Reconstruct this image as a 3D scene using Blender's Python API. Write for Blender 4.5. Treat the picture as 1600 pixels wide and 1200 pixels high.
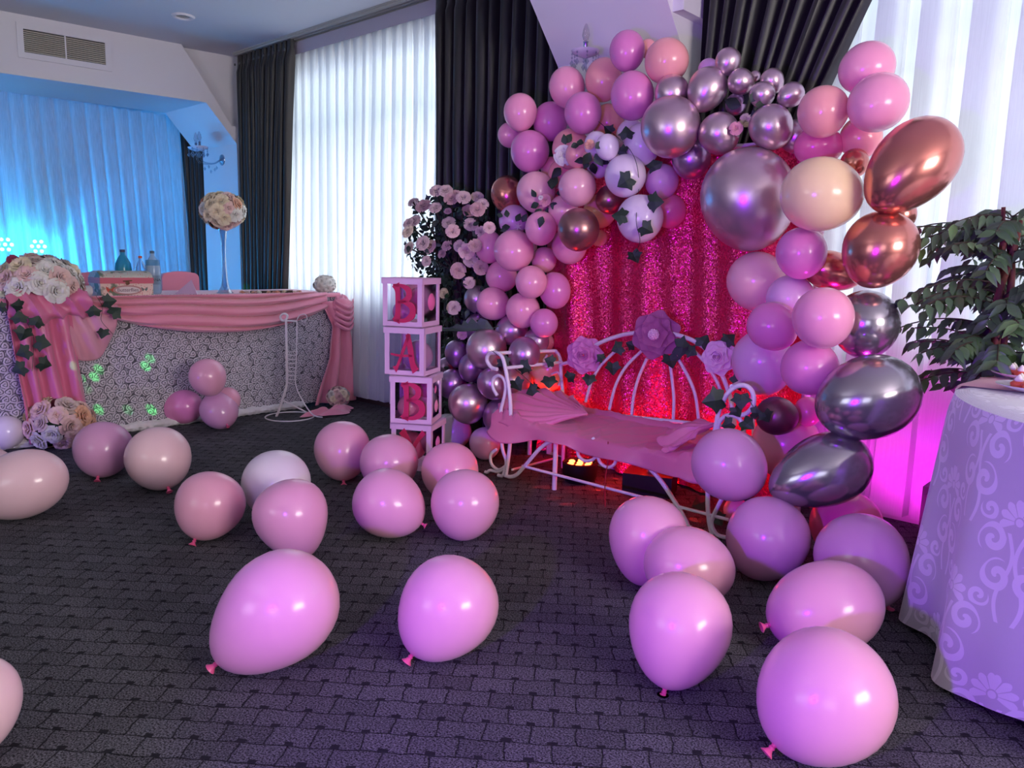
import bpy, bmesh, math, random
from math import sin, cos, pi, radians, sqrt, atan2, hypot
from mathutils import Vector, Matrix, noise
random.seed(7)
S = bpy.context.scene
COL = S.collection
for _o in list(bpy.data.objects): bpy.data.objects.remove(_o)

# ------------------------------------------------------------------ camera
F = 1200.0
CH = 1.2
CM = Matrix.Rotation(radians(42), 3, 'Z') @ Matrix.Rotation(radians(81), 3, 'X') @ Matrix.Rotation(radians(1.3), 3, 'Z')
CP = Vector((0, 0, CH))
cam = bpy.data.cameras.new('camera'); co = bpy.data.objects.new('camera', cam); COL.objects.link(co)
cam.sensor_width = 36; cam.lens = 27; cam.clip_start = .05
co.matrix_world = Matrix.Translation(CP) @ CM.to_4x4()
S.camera = co

def ray(x, y): return CM @ Vector(((x-800)/F, -(y-600)/F, -1))
def at(x, y, ax, v):
    d = ray(x, y); return CP + d*((v-CP[ax])/d[ax])
def atY(x, y, v): return at(x, y, 1, v)
def atX(x, y, v): return at(x, y, 0, v)
def atZ(x, y, v=0): return at(x, y, 2, v)
def atP(x, y, p, n):
    d = ray(x, y); p = Vector(p); n = Vector(n); return CP + d*((p-CP).dot(n)/d.dot(n))
def atD(x, y, t): return CP + ray(x, y)*t

def lin(c):
    return tuple(((v/255)/12.92 if v/255 <= .04045 else ((v/255+.055)/1.055)**2.4) for v in c)

# ------------------------------------------------------------------ world, lights, exposure
S.view_settings.view_transform = 'Standard'; S.view_settings.look = 'None'
S.view_settings.gamma = 1; S.view_settings.use_curve_mapping = False
S.view_settings.exposure = 0.5
W = bpy.data.worlds.new('world'); S.world = W; W.use_nodes = True
W.node_tree.nodes['Background'].inputs[0].default_value = (.72, .84, 1, 1)
W.node_tree.nodes['Background'].inputs[1].default_value = 1.0

def aim(o, tgt):
    o.rotation_euler = (Vector(tgt)-o.location).to_track_quat('-Z', 'Y').to_euler()
def area(name, loc, tgt, sx, sy, col, e):
    l = bpy.data.lights.new(name, 'AREA'); l.shape = 'RECTANGLE'; l.size = sx; l.size_y = sy; l.color = col; l.energy = e
    o = bpy.data.objects.new(name, l); COL.objects.link(o); o.location = loc; aim(o, tgt); return o
def spot(name, loc, tgt, col, e, ang=60, blend=.5, r=.03):
    l = bpy.data.lights.new(name, 'SPOT'); l.color = col; l.energy = e; l.spot_size = radians(ang); l.spot_blend = blend; l.shadow_soft_size = r
    o = bpy.data.objects.new(name, l); COL.objects.link(o); o.location = loc; aim(o, tgt); return o
def point(name, loc, col, e, r=.03):
    l = bpy.data.lights.new(name, 'POINT'); l.color = col; l.energy = e; l.shadow_soft_size = r
    o = bpy.data.objects.new(name, l); COL.objects.link(o); o.location = loc; return o

# daylight outside the two curtained windows and the two behind the camera; low upward fills added to brighten ceiling and beam
area('daylight', (-5.2, 4.75, 1.9), (-5.2, 0, 1.7), 3.0, 2.6, (.93, .98, 1), 33)
area('daylight', (.9, 4.75, 1.9), (.9, 0, 1.7), 5.0, 2.6, (1, .99, .90), 29)
area('ceiling_fill', (-5.2, 5.0, .25), (-5.0, 2.5, 3.0), 3.0, 1.4, (1, .97, .93), 105)
area('ceiling_fill', (.9, 5.0, .25), (.4, 2.5, 3.0), 5.0, 1.4, (1, .97, .90), 60)
area('daylight', (-2.4, -3.75, 1.7), (-2.4, 0, 1.2), 1.9, 1.5, (.95, .95, 1), 18)
area('daylight', (2.4, -3.75, 1.7), (2.0, 0, 1.2), 1.9, 1.5, (.95, .95, 1), 16)
area('ceiling_fill', (-2.4, -4.3, .3), (-3.6, 0, 3.0), 2.6, 1.4, (1, .93, .86), 560)
area('ceiling_fill', (2.4, -4.3, .3), (1.0, 0, 3.0), 2.6, 1.4, (1, .93, .86), 240)
area('daylight', (4.4, 1.0, 1.9), (-2, 2.4, 1.9), 2.2, 1.3, (1, .93, .85), 150)  # side light through the added right window, for the arch and the beam
area('ceiling_fill', (4.9, 1.0, .3), (.5, 1.5, 3.0), 2.6, 1.4, (1, .94, .88), 260)
# party lights
spot('violet_stage_lamp', (-.52, -.64, 1.0), (-.95, 2.5, .80), (.27, .0, 1), 185, 88, .6, .035)
spot('magenta_floor_lamp', (-.95, 3.42, .14), (-.75, 3.95, .9), (1, .02, .8), 15, 150, .6, .05)
spot('red_floor_lamp', (-2.98, 3.66, .12), (-2.55, 3.85, .9), (1, .03, .02), 9, 140, .6, .04)
spot('red_floor_lamp', (-1.75, 3.52, .16), (-1.75, 3.85, .8), (1, .02, .08), 8, 150, .6, .04)
point('red_under_bench', (-2.30, 3.42, .16), (1, .03, .03), 1.6, .03)
spot('blue_stage_lamp', (-8.55, 2.45, .95), (-7.8, 3.0, 1.5), (.02, .38, 1), 95, 125, .6, .05)
spot('blue_stage_lamp', (-8.9, 1.3, 1.1), (-8.0, 2.2, 1.6), (.02, .38, 1), 80, 150, .6, .05)
spot('blue_stage_lamp', (-7.55, 1.0, .5), (-7.35, 3.9, 1.5), (.04, .42, 1), 85, 52, .6, .05)
spot('violet_floor_lamp', (-4.7, .35, .3), (-5.2, 1.2, .35), (.18, .05, 1), 14, 100, .6, .03)

# ------------------------------------------------------------------ materials
MATS = {}
def nodemat(name):
    m = bpy.data.materials.new(name); m.use_nodes = True; nt = m.node_tree
    b = nt.nodes['Principled BSDF']; return m, nt, b
def N(nt, typ, **kw):
    n = nt.nodes.new(typ)
    for k, v in kw.items():
        if k in n.inputs: n.inputs[k].default_value = v
        else: setattr(n, k, v)
    return n
def mat(name, rgb, rough=.5, metal=0, noise_s=0, noise_a=.0, bump=0, bscale=60, spec=.5, **kw):
    if name in MATS: return MATS[name]
    m, nt, b = nodemat(name); c = lin(rgb)+(1,)
    b.inputs['Base Color'].default_value = c; b.inputs['Roughness'].default_value = rough; b.inputs['Metallic'].default_value = metal
    b.inputs['Specular IOR Level'].default_value = spec
    for k, v in kw.items(): b.inputs[k].default_value = v
    tc = N(nt, 'ShaderNodeTexCoord')
    nz = N(nt, 'ShaderNodeTexNoise'); nz.inputs['Scale'].default_value = noise_s or 8; nt.links.new(tc.outputs['Object'], nz.inputs['Vector'])
    mx = N(nt, 'ShaderNodeMixRGB', blend_type='MULTIPLY'); mx.inputs[0].default_value = noise_a or .06
    mx.inputs[1].default_value = c; nt.links.new(nz.outputs['Color'], mx.inputs[2]); nt.links.new(mx.outputs[0], b.inputs['Base Color'])
    if bump:
        n2 = N(nt, 'ShaderNodeTexNoise'); n2.inputs['Scale'].default_value = bscale; nt.links.new(tc.outputs['Object'], n2.inputs['Vector'])
        bp = N(nt, 'ShaderNodeBump'); bp.inputs['Strength'].default_value = bump; bp.inputs['Distance'].default_value = .01
        nt.links.new(n2.outputs['Fac'], bp.inputs['Height']); nt.links.new(bp.outputs[0], b.inputs['Normal'])
    MATS[name] = m; return m
def latex(name, rgb):
    m = mat('latex_'+name, rgb, .2, 0, 3, .05)
    b = m.node_tree.nodes['Principled BSDF']
    b.inputs['Subsurface Weight'].default_value = 0
    b.inputs['Sheen Weight'].default_value = .1
    return m
def chrome(name, rgb, r=.3): return mat('chrome_'+name, rgb, r+.02, .84, 3, .05)
L = dict(
 pink=latex('pink', (246, 160, 190)), blush=latex('blush', (244, 178, 190)), lilac=latex('lilac', (226, 170, 214)),
 white=latex('white', (236, 218, 232)), orchid=latex('orchid', (228, 130, 190)), hot=latex('hot', (240, 112, 165)),
 salmon=latex('salmon', (249, 166, 166)), peach=latex('peach', (250, 178, 156)), cream=latex('cream', (250, 216, 166)),
 fpink=latex('floor_pink', (234, 162, 192)), flilac=latex('floor_lilac', (216, 152, 196)), fblush=latex('floor_blush', (240, 196, 206)),
 mauve=chrome('mauve', (212, 182, 196)), plum=chrome('plum', (190, 152, 190), .28), silver=chrome('silver', (170, 160, 172), .17),
 copper=chrome('copper', (214, 134, 124), .2), dark=chrome('wine', (130, 84, 104), .38), bronze=chrome('bronze', (172, 122, 124), .27))
KNOT = mat('latex_knot', (228, 90, 140), .3)

def clothmat(name, rgb, rough=.45, sheen=.4, aniso=0, spec=.5, weave=900):
    m = mat(name, rgb, rough, 0, 5, .08, .12, weave, spec); m.node_tree.nodes['Principled BSDF'].inputs['Sheen Weight'].default_value = sheen
    return m
SATIN = clothmat('pink_satin', (228, 120, 160), .24, .2)
SATIN_L = clothmat('pale_pink_satin', (232, 158, 180), .38, .2)
SWAG = clothmat('pink_chiffon', (236, 142, 168), .6, .5)
DARKC = clothmat('charcoal_curtain', (26, 22, 28), .38, .15)
PAINT = mat('white_paint', (222, 216, 224), .6, 0, 2, .05, .05, 30)
CEIL = mat('ceiling_paint', (205, 205, 215), .7, 0, 1.5, .06, .04, 20)
WMETAL = mat('white_enamel_metal', (236, 222, 232), .35, 0, 10, .06)
BLACKP = mat('black_plastic', (18, 18, 20), .4, 0, 20, .1)
GREY = mat('grey_metal', (120, 120, 125), .4, .8)
SOIL = mat('brown_stem', (62, 48, 38), .8, 0, 20, .3)
LEAFD = mat('ivy_green', (38, 58, 44), .45, 0, 30, .4, .2, 40)
LEAFR = mat('rose_leaf_green', (40, 72, 56), .5, 0, 30, .4)
LEAFF = mat('ficus_green', (80, 106, 74), .42, 0, 12, .5)
LEAFF2 = mat('ficus_light_green', (116, 150, 92), .42, 0, 12, .5)

def sheermat(name, col, tr, tl, stripe=0):
    m = bpy.data.materials.new(name); m.use_nodes = True; nt = m.node_tree; nt.nodes.clear()
    out = N(nt, 'ShaderNodeOutputMaterial'); T = N(nt, 'ShaderNodeBsdfTransparent'); D = N(nt, 'ShaderNodeBsdfDiffuse'); R = N(nt, 'ShaderNodeBsdfTranslucent')
    c = lin(col)+(1,)
    D.inputs[0].default_value = c; R.inputs[0].default_value = c
    a = N(nt, 'ShaderNodeMixShader'); a.inputs[0].default_value = tl; nt.links.new(D.outputs[0], a.inputs[1]); nt.links.new(R.outputs[0], a.inputs[2])
    b = N(nt, 'ShaderNodeMixShader'); nt.links.new(a.outputs[0], b.inputs[1]); nt.links.new(T.outputs[0], b.inputs[2])
    # fine vertical yarn changes how much passes straight through
    tc = N(nt, 'ShaderNodeTexCoord'); mp = N(nt, 'ShaderNodeMapping'); mp.inputs['Scale'].default_value = (260, 260, 5)
    nz = N(nt, 'ShaderNodeTexNoise'); nz.inputs['Scale'].default_value = 1; nz.inputs['Detail'].default_value = 3
    nt.links.new(tc.outputs['Object'], mp.inputs[0]); nt.links.new(mp.outputs[0], nz.inputs['Vector'])
    mr = N(nt, 'ShaderNodeMapRange'); mr.inputs['From Min'].default_value = .3; mr.inputs['From Max'].default_value = .7
    mr.inputs['To Min'].default_value = tr*.6; mr.inputs['To Max'].default_value = min(1, tr*1.4)
    nt.links.new(nz.outputs['Fac'], mr.inputs['Value']); nt.links.new(mr.outputs[0], b.inputs[0]); nt.links.new(b.outputs[0], out.inputs[0])
    return m
SHEER = sheermat('sheer_voile', (236, 238, 242), .10, .55)
SHEER_B = sheermat('stage_voile', (225, 232, 240), .30, .55)

def emis(name, rgb, s):
    m, nt, b = nodemat(name); b.inputs['Base Color'].default_value = lin(rgb)+(1,)
    b.inputs['Emission Color'].default_value = lin(rgb)+(1,); b.inputs['Emission Strength'].default_value = s; return m
def glassmat(name, rgb=(235, 245, 248), op=.18, rough=.03):
    m = bpy.data.materials.new(name); m.use_nodes = True; nt = m.node_tree; nt.nodes.clear()
    out = N(nt, 'ShaderNodeOutputMaterial'); T = N(nt, 'ShaderNodeBsdfTransparent'); G = N(nt, 'ShaderNodeBsdfGlossy'); G.inputs['Roughness'].default_value = rough
    T.inputs[0].default_value = lin(rgb)+(1,)
    fr = N(nt, 'ShaderNodeLayerWeight'); fr.inputs['Blend'].default_value = op
    x = N(nt, 'ShaderNodeMixShader'); nt.links.new(fr.outputs['Facing' if op > .3 else 'Fresnel'], x.inputs[0]); nt.links.new(T.outputs[0], x.inputs[1]); nt.links.new(G.outputs[0], x.inputs[2])
    nt.links.new(x.outputs[0], out.inputs[0]); return m
GLASS = glassmat('window_glass')
CRYST = glassmat('crystal', (225, 232, 240), .33, .05)
FILM = glassmat('clear_film', (240, 235, 245), .25, .1)

# carpet: basket-woven blocks, rows running across the hall
def carpetmat():
    m, nt, b = nodemat('woven_carpet'); b.inputs['Roughness'].default_value = .95; b.inputs['Specular IOR Level'].default_value = .1
    tc = N(nt, 'ShaderNodeTexCoord'); mp = N(nt, 'ShaderNodeMapping'); mp.inputs['Rotation'].default_value = (0, 0, radians(-38))
    nt.links.new(tc.outputs['Object'], mp.inputs[0])
    nw = N(nt, 'ShaderNodeTexNoise'); nw.inputs['Scale'].default_value = 14
    nt.links.new(mp.outputs[0], nw.inputs['Vector'])
    mixv = N(nt, 'ShaderNodeMixRGB', blend_type='LINEAR_LIGHT'); mixv.inputs[0].default_value = .012
    nt.links.new(mp.outputs[0], mixv.inputs[1]); nt.links.new(nw.outputs['Color'], mixv.inputs[2])
    def brick(w, h, off, mort, shift):
        s = N(nt, 'ShaderNodeMapping'); s.inputs['Location'].default_value = shift; nt.links.new(mixv.outputs[0], s.inputs[0])
        k = N(nt, 'ShaderNodeTexBrick'); k.offset = off; k.offset_frequency = 2; k.squash = 1
        k.inputs['Scale'].default_value = 1; k.inputs['Brick Width'].default_value = w; k.inputs['Row Height'].default_value = h
        k.inputs['Mortar Size'].default_value = mort; k.inputs['Mortar Smooth'].default_value = .6
        k.inputs['Color1'].default_value = (1, 1, 1, 1); k.inputs['Color2'].default_value = (.6, .6, .6, 1); k.inputs['Mortar'].default_value = (0, 0, 0, 1)
        nt.links.new(s.outputs[0], k.inputs['Vector']); return k
    k1 = brick(.12, .074, .5, .003, (0, 0, 0))
    # small dark crossing at each block's end
    sx = N(nt, 'ShaderNodeSeparateXYZ'); nt.links.new(mixv.outputs[0], sx.inputs[0])
    def M(op, a, bb=None, c=None):
        n = N(nt, 'ShaderNodeMath', operation=op)
        for i, v in enumerate((a, bb, c)):
            if v is None: continue
            if isinstance(v, (int, float)): n.inputs[i].default_value = v
            else: nt.links.new(v, n.inputs[i])
        return n.outputs[0]
    row = M('FLOOR', M('DIVIDE', sx.outputs[1], .074))
    odd = M('MULTIPLY', M('MODULO', M('ABSOLUTE', row), 2), .5)
    fx = M('FRACT', M('ADD', M('DIVIDE', sx.outputs[0], .12), odd))
    fy = M('FRACT', M('DIVIDE', sx.outputs[1], .074))
    dx = M('ABSOLUTE', M('SUBTRACT', fx, .5)); 
    e1 = M('GREATER_THAN', dx, .40); e2 = M('LESS_THAN', fy, .2)
    hole = M('MULTIPLY', e1, e2)
    sp = N(nt, 'ShaderNodeTexNoise'); sp.inputs['Scale'].default_value = 190; sp.inputs['Detail'].default_value = 4; sp.inputs['Roughness'].default_value = .75; nt.links.new(tc.outputs['Object'], sp.inputs['Vector'])
    ramp = N(nt, 'ShaderNodeValToRGB'); ramp.color_ramp.elements[0].position = .40; ramp.color_ramp.elements[0].color = lin((22, 21, 23))+(1,)
    ramp.color_ramp.elements[1].position = .62; ramp.color_ramp.elements[1].color = lin((122, 118, 126))+(1,)
    nt.links.new(sp.outputs['Fac'], ramp.inputs[0])
    big = N(nt, 'ShaderNodeTexNoise'); big.inputs['Scale'].default_value = 1.3; nt.links.new(tc.outputs['Object'], big.inputs['Vector'])
    m1 = N(nt, 'ShaderNodeMixRGB', blend_type='MULTIPLY'); m1.inputs[0].default_value = .75; nt.links.new(ramp.outputs[0], m1.inputs[1]); nt.links.new(k1.outputs['Color'], m1.inputs[2])
    m2 = N(nt, 'ShaderNodeMixRGB'); nt.links.new(hole, m2.inputs[0]); nt.links.new(m1.outputs[0], m2.inputs[1]); m2.inputs[2].default_value = lin((38, 36, 41))+(1,)
    nt.links.new(m2.outputs[0], b.inputs['Base Color'])
    h = M('SUBTRACT', M('ADD', M('MULTIPLY', sp.outputs['Fac'], .4), M('SUBTRACT', 1, k1.outputs['Fac'])), hole)
    bp = N(nt, 'ShaderNodeBump'); bp.inputs['Strength'].default_value = .7; bp.inputs['Distance'].default_value = .004
    nt.links.new(h, bp.inputs['Height']); nt.links.new(bp.outputs[0], b.inputs['Normal'])
    return m
CARPET = carpetmat()

def sequinmat():
    m, nt, b = nodemat('pink_sequins'); b.inputs['Metallic'].default_value = .6; b.inputs['Roughness'].default_value = .3
    uv = N(nt, 'ShaderNodeUVMap'); mp = N(nt, 'ShaderNodeMapping'); mp.inputs['Scale'].default_value = (230, 190, 1); nt.links.new(uv.outputs[0], mp.inputs[0])
    v = N(nt, 'ShaderNodeTexVoronoi'); v.inputs['Scale'].default_value = 1; v.inputs['Randomness'].default_value = .25; nt.links.new(mp.outputs[0], v.inputs['Vector'])
    hs = N(nt, 'ShaderNodeMixRGB'); hs.inputs[1].default_value = lin((200, 20, 74))+(1,); hs.inputs[2].default_value = lin((245, 70, 135))+(1,)
    sp = N(nt, 'ShaderNodeSeparateColor'); nt.links.new(v.outputs['Color'], sp.inputs[0]); nt.links.new(sp.outputs[0], hs.inputs[0]); nt.links.new(hs.outputs[0], b.inputs['Base Color'])
    geo = N(nt, 'ShaderNodeNewGeometry'); sub = N(nt, 'ShaderNodeVectorMath', operation='SUBTRACT'); nt.links.new(v.outputs['Color'], sub.inputs[0]); sub.inputs[1].default_value = (.5, .5, .5)
    sc = N(nt, 'ShaderNodeVectorMath', operation='SCALE'); sc.inputs['Scale'].default_value = .62; nt.links.new(sub.outputs[0], sc.inputs[0])
    ad = N(nt, 'ShaderNodeVectorMath', operation='ADD'); nt.links.new(geo.outputs['Normal'], ad.inputs[0]); nt.links.new(sc.outputs[0], ad.inputs[1])
    nn = N(nt, 'ShaderNodeVectorMath', operation='NORMALIZE'); nt.links.new(ad.outputs[0], nn.inputs[0]); nt.links.new(nn.outputs[0], b.inputs['Normal'])
    return m
SEQ = sequinmat()

def damaskmat():
    m, nt, b = nodemat('white_damask'); b.inputs['Roughness'].default_value = .6; b.inputs['Sheen Weight'].default_value = .3
    uv = N(nt, 'ShaderNodeUVMap'); sx = N(nt, 'ShaderNodeSeparateXYZ'); nt.links.new(uv.outputs[0], sx.inputs[0])
    def M(op, a, bb=None, c=None):
        n = N(nt, 'ShaderNodeMath', operation=op)
        for i, v in enumerate((a, bb, c)):
            if v is None: continue
            if isinstance(v, (int, float)): n.inputs[i].default_value = v
            else: nt.links.new(v, n.inputs[i])
        return n.outputs[0]
    # half-drop repeat of mirrored scrolls and palmettes (uv in metres)
    u = M('DIVIDE', sx.outputs[0], .36); v = M('DIVIDE', sx.outputs[1], .50)
    tot = None
    for du, dv in ((0, 0), (.5, .5)):
        uu = M('SUBTRACT', M('FRACT', M('ADD', u, du)), .5); vv = M('SUBTRACT', M('FRACT', M('ADD', v, dv)), .5)
        au = M('ABSOLUTE', uu); ys = M('MULTIPLY', vv, 1.39)
        def polar(cx, cy):
            x = M('SUBTRACT', au, cx); y = M('SUBTRACT', ys, cy)
            return M('SQRT', M('ADD', M('POWER', x, 2), M('POWER', y, 2))), M('ARCTAN2', y, x)
        def scroll(cx, cy, R, tw, ph=0):
            r, t = polar(cx, cy)
            s = M('SINE', M('ADD', M('ADD', M('MULTIPLY', r, 2*pi/R*1.12), M('MULTIPLY', t, tw)), ph))
            edge = M('LESS_THAN', M('ADD', r, M('MULTIPLY', M('SINE', M('MULTIPLY', t, 3)), R*.06)), R)
            return M('MULTIPLY', M('GREATER_THAN', s, -.15), edge)
        r, t = polar(0, .12); lob = M('MULTIPLY', M('ABSOLUTE', M('SINE', M('MULTIPLY', t, 5.5))), .045)
        fan = M('MULTIPLY', M('LESS_THAN', r, M('ADD', lob, .13)), M('GREATER_THAN', r, .045))
        fan = M('MULTIPLY', fan, M('GREATER_THAN', M('ABSOLUTE', M('SINE', M('MULTIPLY', t, 5.5))), .22)); fan = M('MULTIPLY', fan, M('GREATER_THAN', t, -.5))
        pp = M('MAXIMUM', fan, M('LESS_THAN', r, .032))
        pp = M('MAXIMUM', pp, scroll(.20, -.06, .125, 1)); pp = M('MAXIMUM', pp, scroll(.12, -.33, .13, -1, 1)); pp = M('MAXIMUM', pp, scroll(.27, .16, .085, -1))
        st = M('LESS_THAN', M('ABSOLUTE', M('SUBTRACT', au, M('ADD', .06, M('MULTIPLY', M('SINE', M('MULTIPLY', vv, 4*pi)), .045)))), .017)
        pp = M('MAXIMUM', pp, M('MULTIPLY', st, M('LESS_THAN', ys, .02)))
        tot = pp if tot is None else M('MAXIMUM', tot, pp)
    c = N(nt, 'ShaderNodeMixRGB'); nt.links.new(tot, c.inputs[0]); c.inputs[1].default_value = lin((196, 188, 200))+(1,); c.inputs[2].default_value = lin((228, 220, 232))+(1,)
    nt.links.new(c.outputs[0], b.inputs['Base Color'])
    rr = M('MULTIPLY_ADD', tot, -.3, .65); nt.links.new(rr, b.inputs['Roughness'])
    bp = N(nt, 'ShaderNodeBump'); bp.inputs['Strength'].default_value = .35; bp.inputs['Distance'].default_value = .002; nt.links.new(tot, bp.inputs['Height']); nt.links.new(bp.outputs[0], b.inputs['Normal'])
    return m
DAMASK = damaskmat()

# ------------------------------------------------------------------ object helpers
def tag(o, label=None, cat=None, group=None, kind=None):
    if label: o['label'] = label
    if cat: o['category'] = cat
    if group: o['group'] = group
    if kind: o['kind'] = kind
    return o
def empty(name, loc, label, cat, group=None, rz=0):
    o = bpy.data.objects.new(name, None); COL.objects.link(o); o.location = loc; o.rotation_euler = (0, 0, rz); o.empty_display_size = .05
    return tag(o, label, cat, group)
class MB:
    def __init__(s): s.v = []; s.f = []; s.m = []; s.uv = None; s.mi = 0
    def add(s, vs, fs):
        k = len(s.v); s.v += [tuple(v) for v in vs]; s.f += [tuple(i+k for i in f) for f in fs]; s.m += [s.mi]*len(fs)
    def box(s, a, b, rz=0, c=None):
        a = Vector(a); b = Vector(b)
        vs = [Vector((x, y, z)) for x in (a.x, b.x) for y in (a.y, b.y) for z in (a.z, b.z)]
        if rz:
            R = Matrix.Rotation(rz, 3, 'Z'); c = Vector(c) if c else (a+b)/2; vs = [R@(v-c)+c for v in vs]
        s.add(vs, [(0, 1, 3, 2), (4, 6, 7, 5), (0, 4, 5, 1), (2, 3, 7, 6), (0, 2, 6, 4), (1, 5, 7, 3)])
        return s
    def tube(s, pts, r, n=8, closed=False, cap=True):
        pts = [Vector(p) for p in pts]; m = len(pts); vs = []; up = None
        for i, p in enumerate(pts):
            a = pts[i-1] if (i or closed) else p; b = pts[(i+1) % m] if (i < m-1 or closed) else p
            t = (b-a).normalized()
            if up is None: up = t.orthogonal().normalized()
            up = (up - t*up.dot(t)).normalized(); w = t.cross(up)
            rr = r[i] if isinstance(r, (list, tuple)) else r
            vs += [p+(up*cos(2*pi*j/n)+w*sin(2*pi*j/n))*rr for j in range(n)]
        fs = []
        for i in range(m if closed else m-1):
            k = (i+1) % m
            fs += [(i*n+j, i*n+(j+1) % n, k*n+(j+1) % n, k*n+j) for j in range(n)]
        if cap and not closed: fs += [tuple(range(n))[::-1], tuple(range((m-1)*n, m*n))]
        s.add(vs, fs); return s
    def lathe(s, prof, c=(0, 0, 0), n=24, axis=None):
        c = Vector(c); R = Vector((0, 0, 1)).rotation_difference(Vector(axis)).to_matrix() if axis is not None else Matrix.Identity(3)
        vs = []
        for r, z in prof: vs += [c + R@Vector((r*cos(2*pi*j/n), r*sin(2*pi*j/n), z)) for j in range(n)]
        s.add(vs, [(i*n+j, i*n+(j+1) % n, (i+1)*n+(j+1) % n, (i+1)*n+j) for i in range(len(prof)-1) for j in range(n)]); return s
    def ball(s, c, r, n=12, m=8, sc=(1, 1, 1)):
        c = Vector(c); vs = [c+Vector((0, 0, r*sc[2]))]
        for i in range(1, m):
            a = pi*i/m
            vs += [c+Vector((r*sin(a)*cos(2*pi*j/n)*sc[0], r*sin(a)*sin(2*pi*j/n)*sc[1], r*cos(a)*sc[2])) for j in range(n)]
        vs.append(c-Vector((0, 0, r*sc[2]))); e = len(vs)-1
        fs = [(0, 1+j, 1+(j+1) % n) for j in range(n)]
        for i in range(m-2): fs += [(1+i*n+j, 1+(i+1)*n+j, 1+(i+1)*n+(j+1) % n, 1+i*n+(j+1) % n) for j in range(n)]
        fs += [(1+(m-2)*n+j, e, 1+(m-2)*n+(j+1) % n) for j in range(n)]
        s.add(vs, fs); return s
    def grid(s, fn, nu, nv):
        vs = [fn(i/nu, j/nv) for j in range(nv+1) for i in range(nu+1)]
        s.add(vs, [(j*(nu+1)+i, j*(nu+1)+i+1, (j+1)*(nu+1)+i+1, (j+1)*(nu+1)+i) for j in range(nv) for i in range(nu)]); return s
    def prism(s, poly, d):
        """closed polygon swept by vector d"""
        d = Vector(d); n = len(poly); vs = [Vector(p) for p in poly]; vs += [v+d for v in vs]
        s.add(vs, [tuple(range(n)), tuple(range(2*n-1, n-1, -1))]+[(i, i+n, (i+1) % n+n, (i+1) % n) for i in range(n)]); return s
    def build(s, name, mats, parent=None, smooth=True, loc=None, uvs=None):
        me = bpy.data.meshes.new(name); off = Vector((0, 0, 0))
        if loc is not None: off = Vector(loc)
        elif parent is not None and parent.get('_o') is None: off = Vector(parent.location)
        me.from_pydata([tuple(Vector(v)-off) for v in s.v], [], s.f)
        for mm in (mats if isinstance(mats, (list, tuple)) else [mats]): me.materials.append(mm)
        for p, k in zip(me.polygons, s.m): p.material_index = k; p.use_smooth = smooth
        if uvs:
            l = me.uv_layers.new(name='UVMap')
            for lp in me.loops: l.data[lp.index].uv = uvs[lp.vertex_index]
        bm = bmesh.new(); bm.from_mesh(me); bmesh.ops.recalc_face_normals(bm, faces=bm.faces)
        if smooth:
            for e in bm.edges:
                if len(e.link_faces) == 2 and e.calc_face_angle(0) > .8: e.smooth = False
        bm.to_mesh(me); bm.free()
        o = bpy.data.objects.new(name, me); COL.objects.link(o)
        if parent is not None:
            o.parent = parent
            if loc is not None: o.location = off-Vector(parent.location)
        else: o.location = off
        return o
def inst(name, me, parent, loc, rot=None, sc=1, matl=None):
    """copy of a mesh as a part; loc in world, parent has only a location"""
    o = bpy.data.objects.new(name, me); COL.objects.link(o); o.parent = parent
    base = Vector(parent.location) if parent else Vector((0, 0, 0))
    M = Matrix.Translation(Vector(loc)-base) @ (rot.to_4x4() if rot is not None else Matrix.Identity(4)) @ Matrix.Scale(sc, 4)
    o.matrix_local = M; return o
def basis(n, roll=0):
    """rotation whose local +Z points along n"""
    n = Vector(n).normalized(); return (n.to_track_quat('Z', 'Y').to_matrix() @ Matrix.Rotation(roll, 3, 'Z'))
def spline(pts, k=8, closed=False):
    pts = [Vector(p) for p in pts]; n = len(pts); out = []
    for i in range(n if closed else n-1):
        g = lambda q: pts[q % n] if closed else pts[max(0, min(n-1, q))]
        a, b, c, d = g(i-1), g(i), g(i+1), g(i+2)
        for j in range(k):
            t = j/k; out.append(.5*((2*b)+(c-a)*t+(2*a-5*b+4*c-d)*t*t+(3*b-a-3*c+d)*t**3))
    if not closed: out.append(pts[-1])
    return out
# ------------------------------------------------------------------ the room
ZC = 3.05; YB = 3.95; YF = -3.6; XR = 4.2
def struct(o): return tag(o, kind='structure')
fl = MB(); fl.box((-9.4, YF-.1, -.08), (XR, YB+.1, 0)); struct(fl.build('floor', CARPET, smooth=False))
ce = MB(); ce.box((-9.4, YF-.1, ZC), (XR, YB+.1, ZC+.1)); struct(ce.build('ceiling', CEIL, smooth=False))
WIN1 = (-6.35, -4.05, .77, 2.78); WIN2 = (-1.62, 3.5, .77, 2.78)
wb = MB()
def wall_with_holes(mb, x0, x1, y0, y1, holes):
    xs = x0
    for (a, b, z0, z1) in holes:
        mb.box((xs, y0, 0), (a, y1, ZC)); mb.box((a, y0, 0), (b, y1, z0)); mb.box((a, y0, z1), (b, y1, ZC)); xs = b
    mb.box((xs, y0, 0), (x1, y1, ZC))
wall_with_holes(wb, -9.4, XR, YB, YB+.12, [WIN1, WIN2]); struct(wb.build('wall_back', PAINT, smooth=False))
wf = MB(); WF = [(-3.4, -1.4, .95, 2.45), (1.4, 3.4, .95, 2.45)]
wall_with_holes(wf, -9.4, XR, YF-.12, YF, WF); struct(wf.build('wall_front', PAINT, smooth=False))
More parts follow.
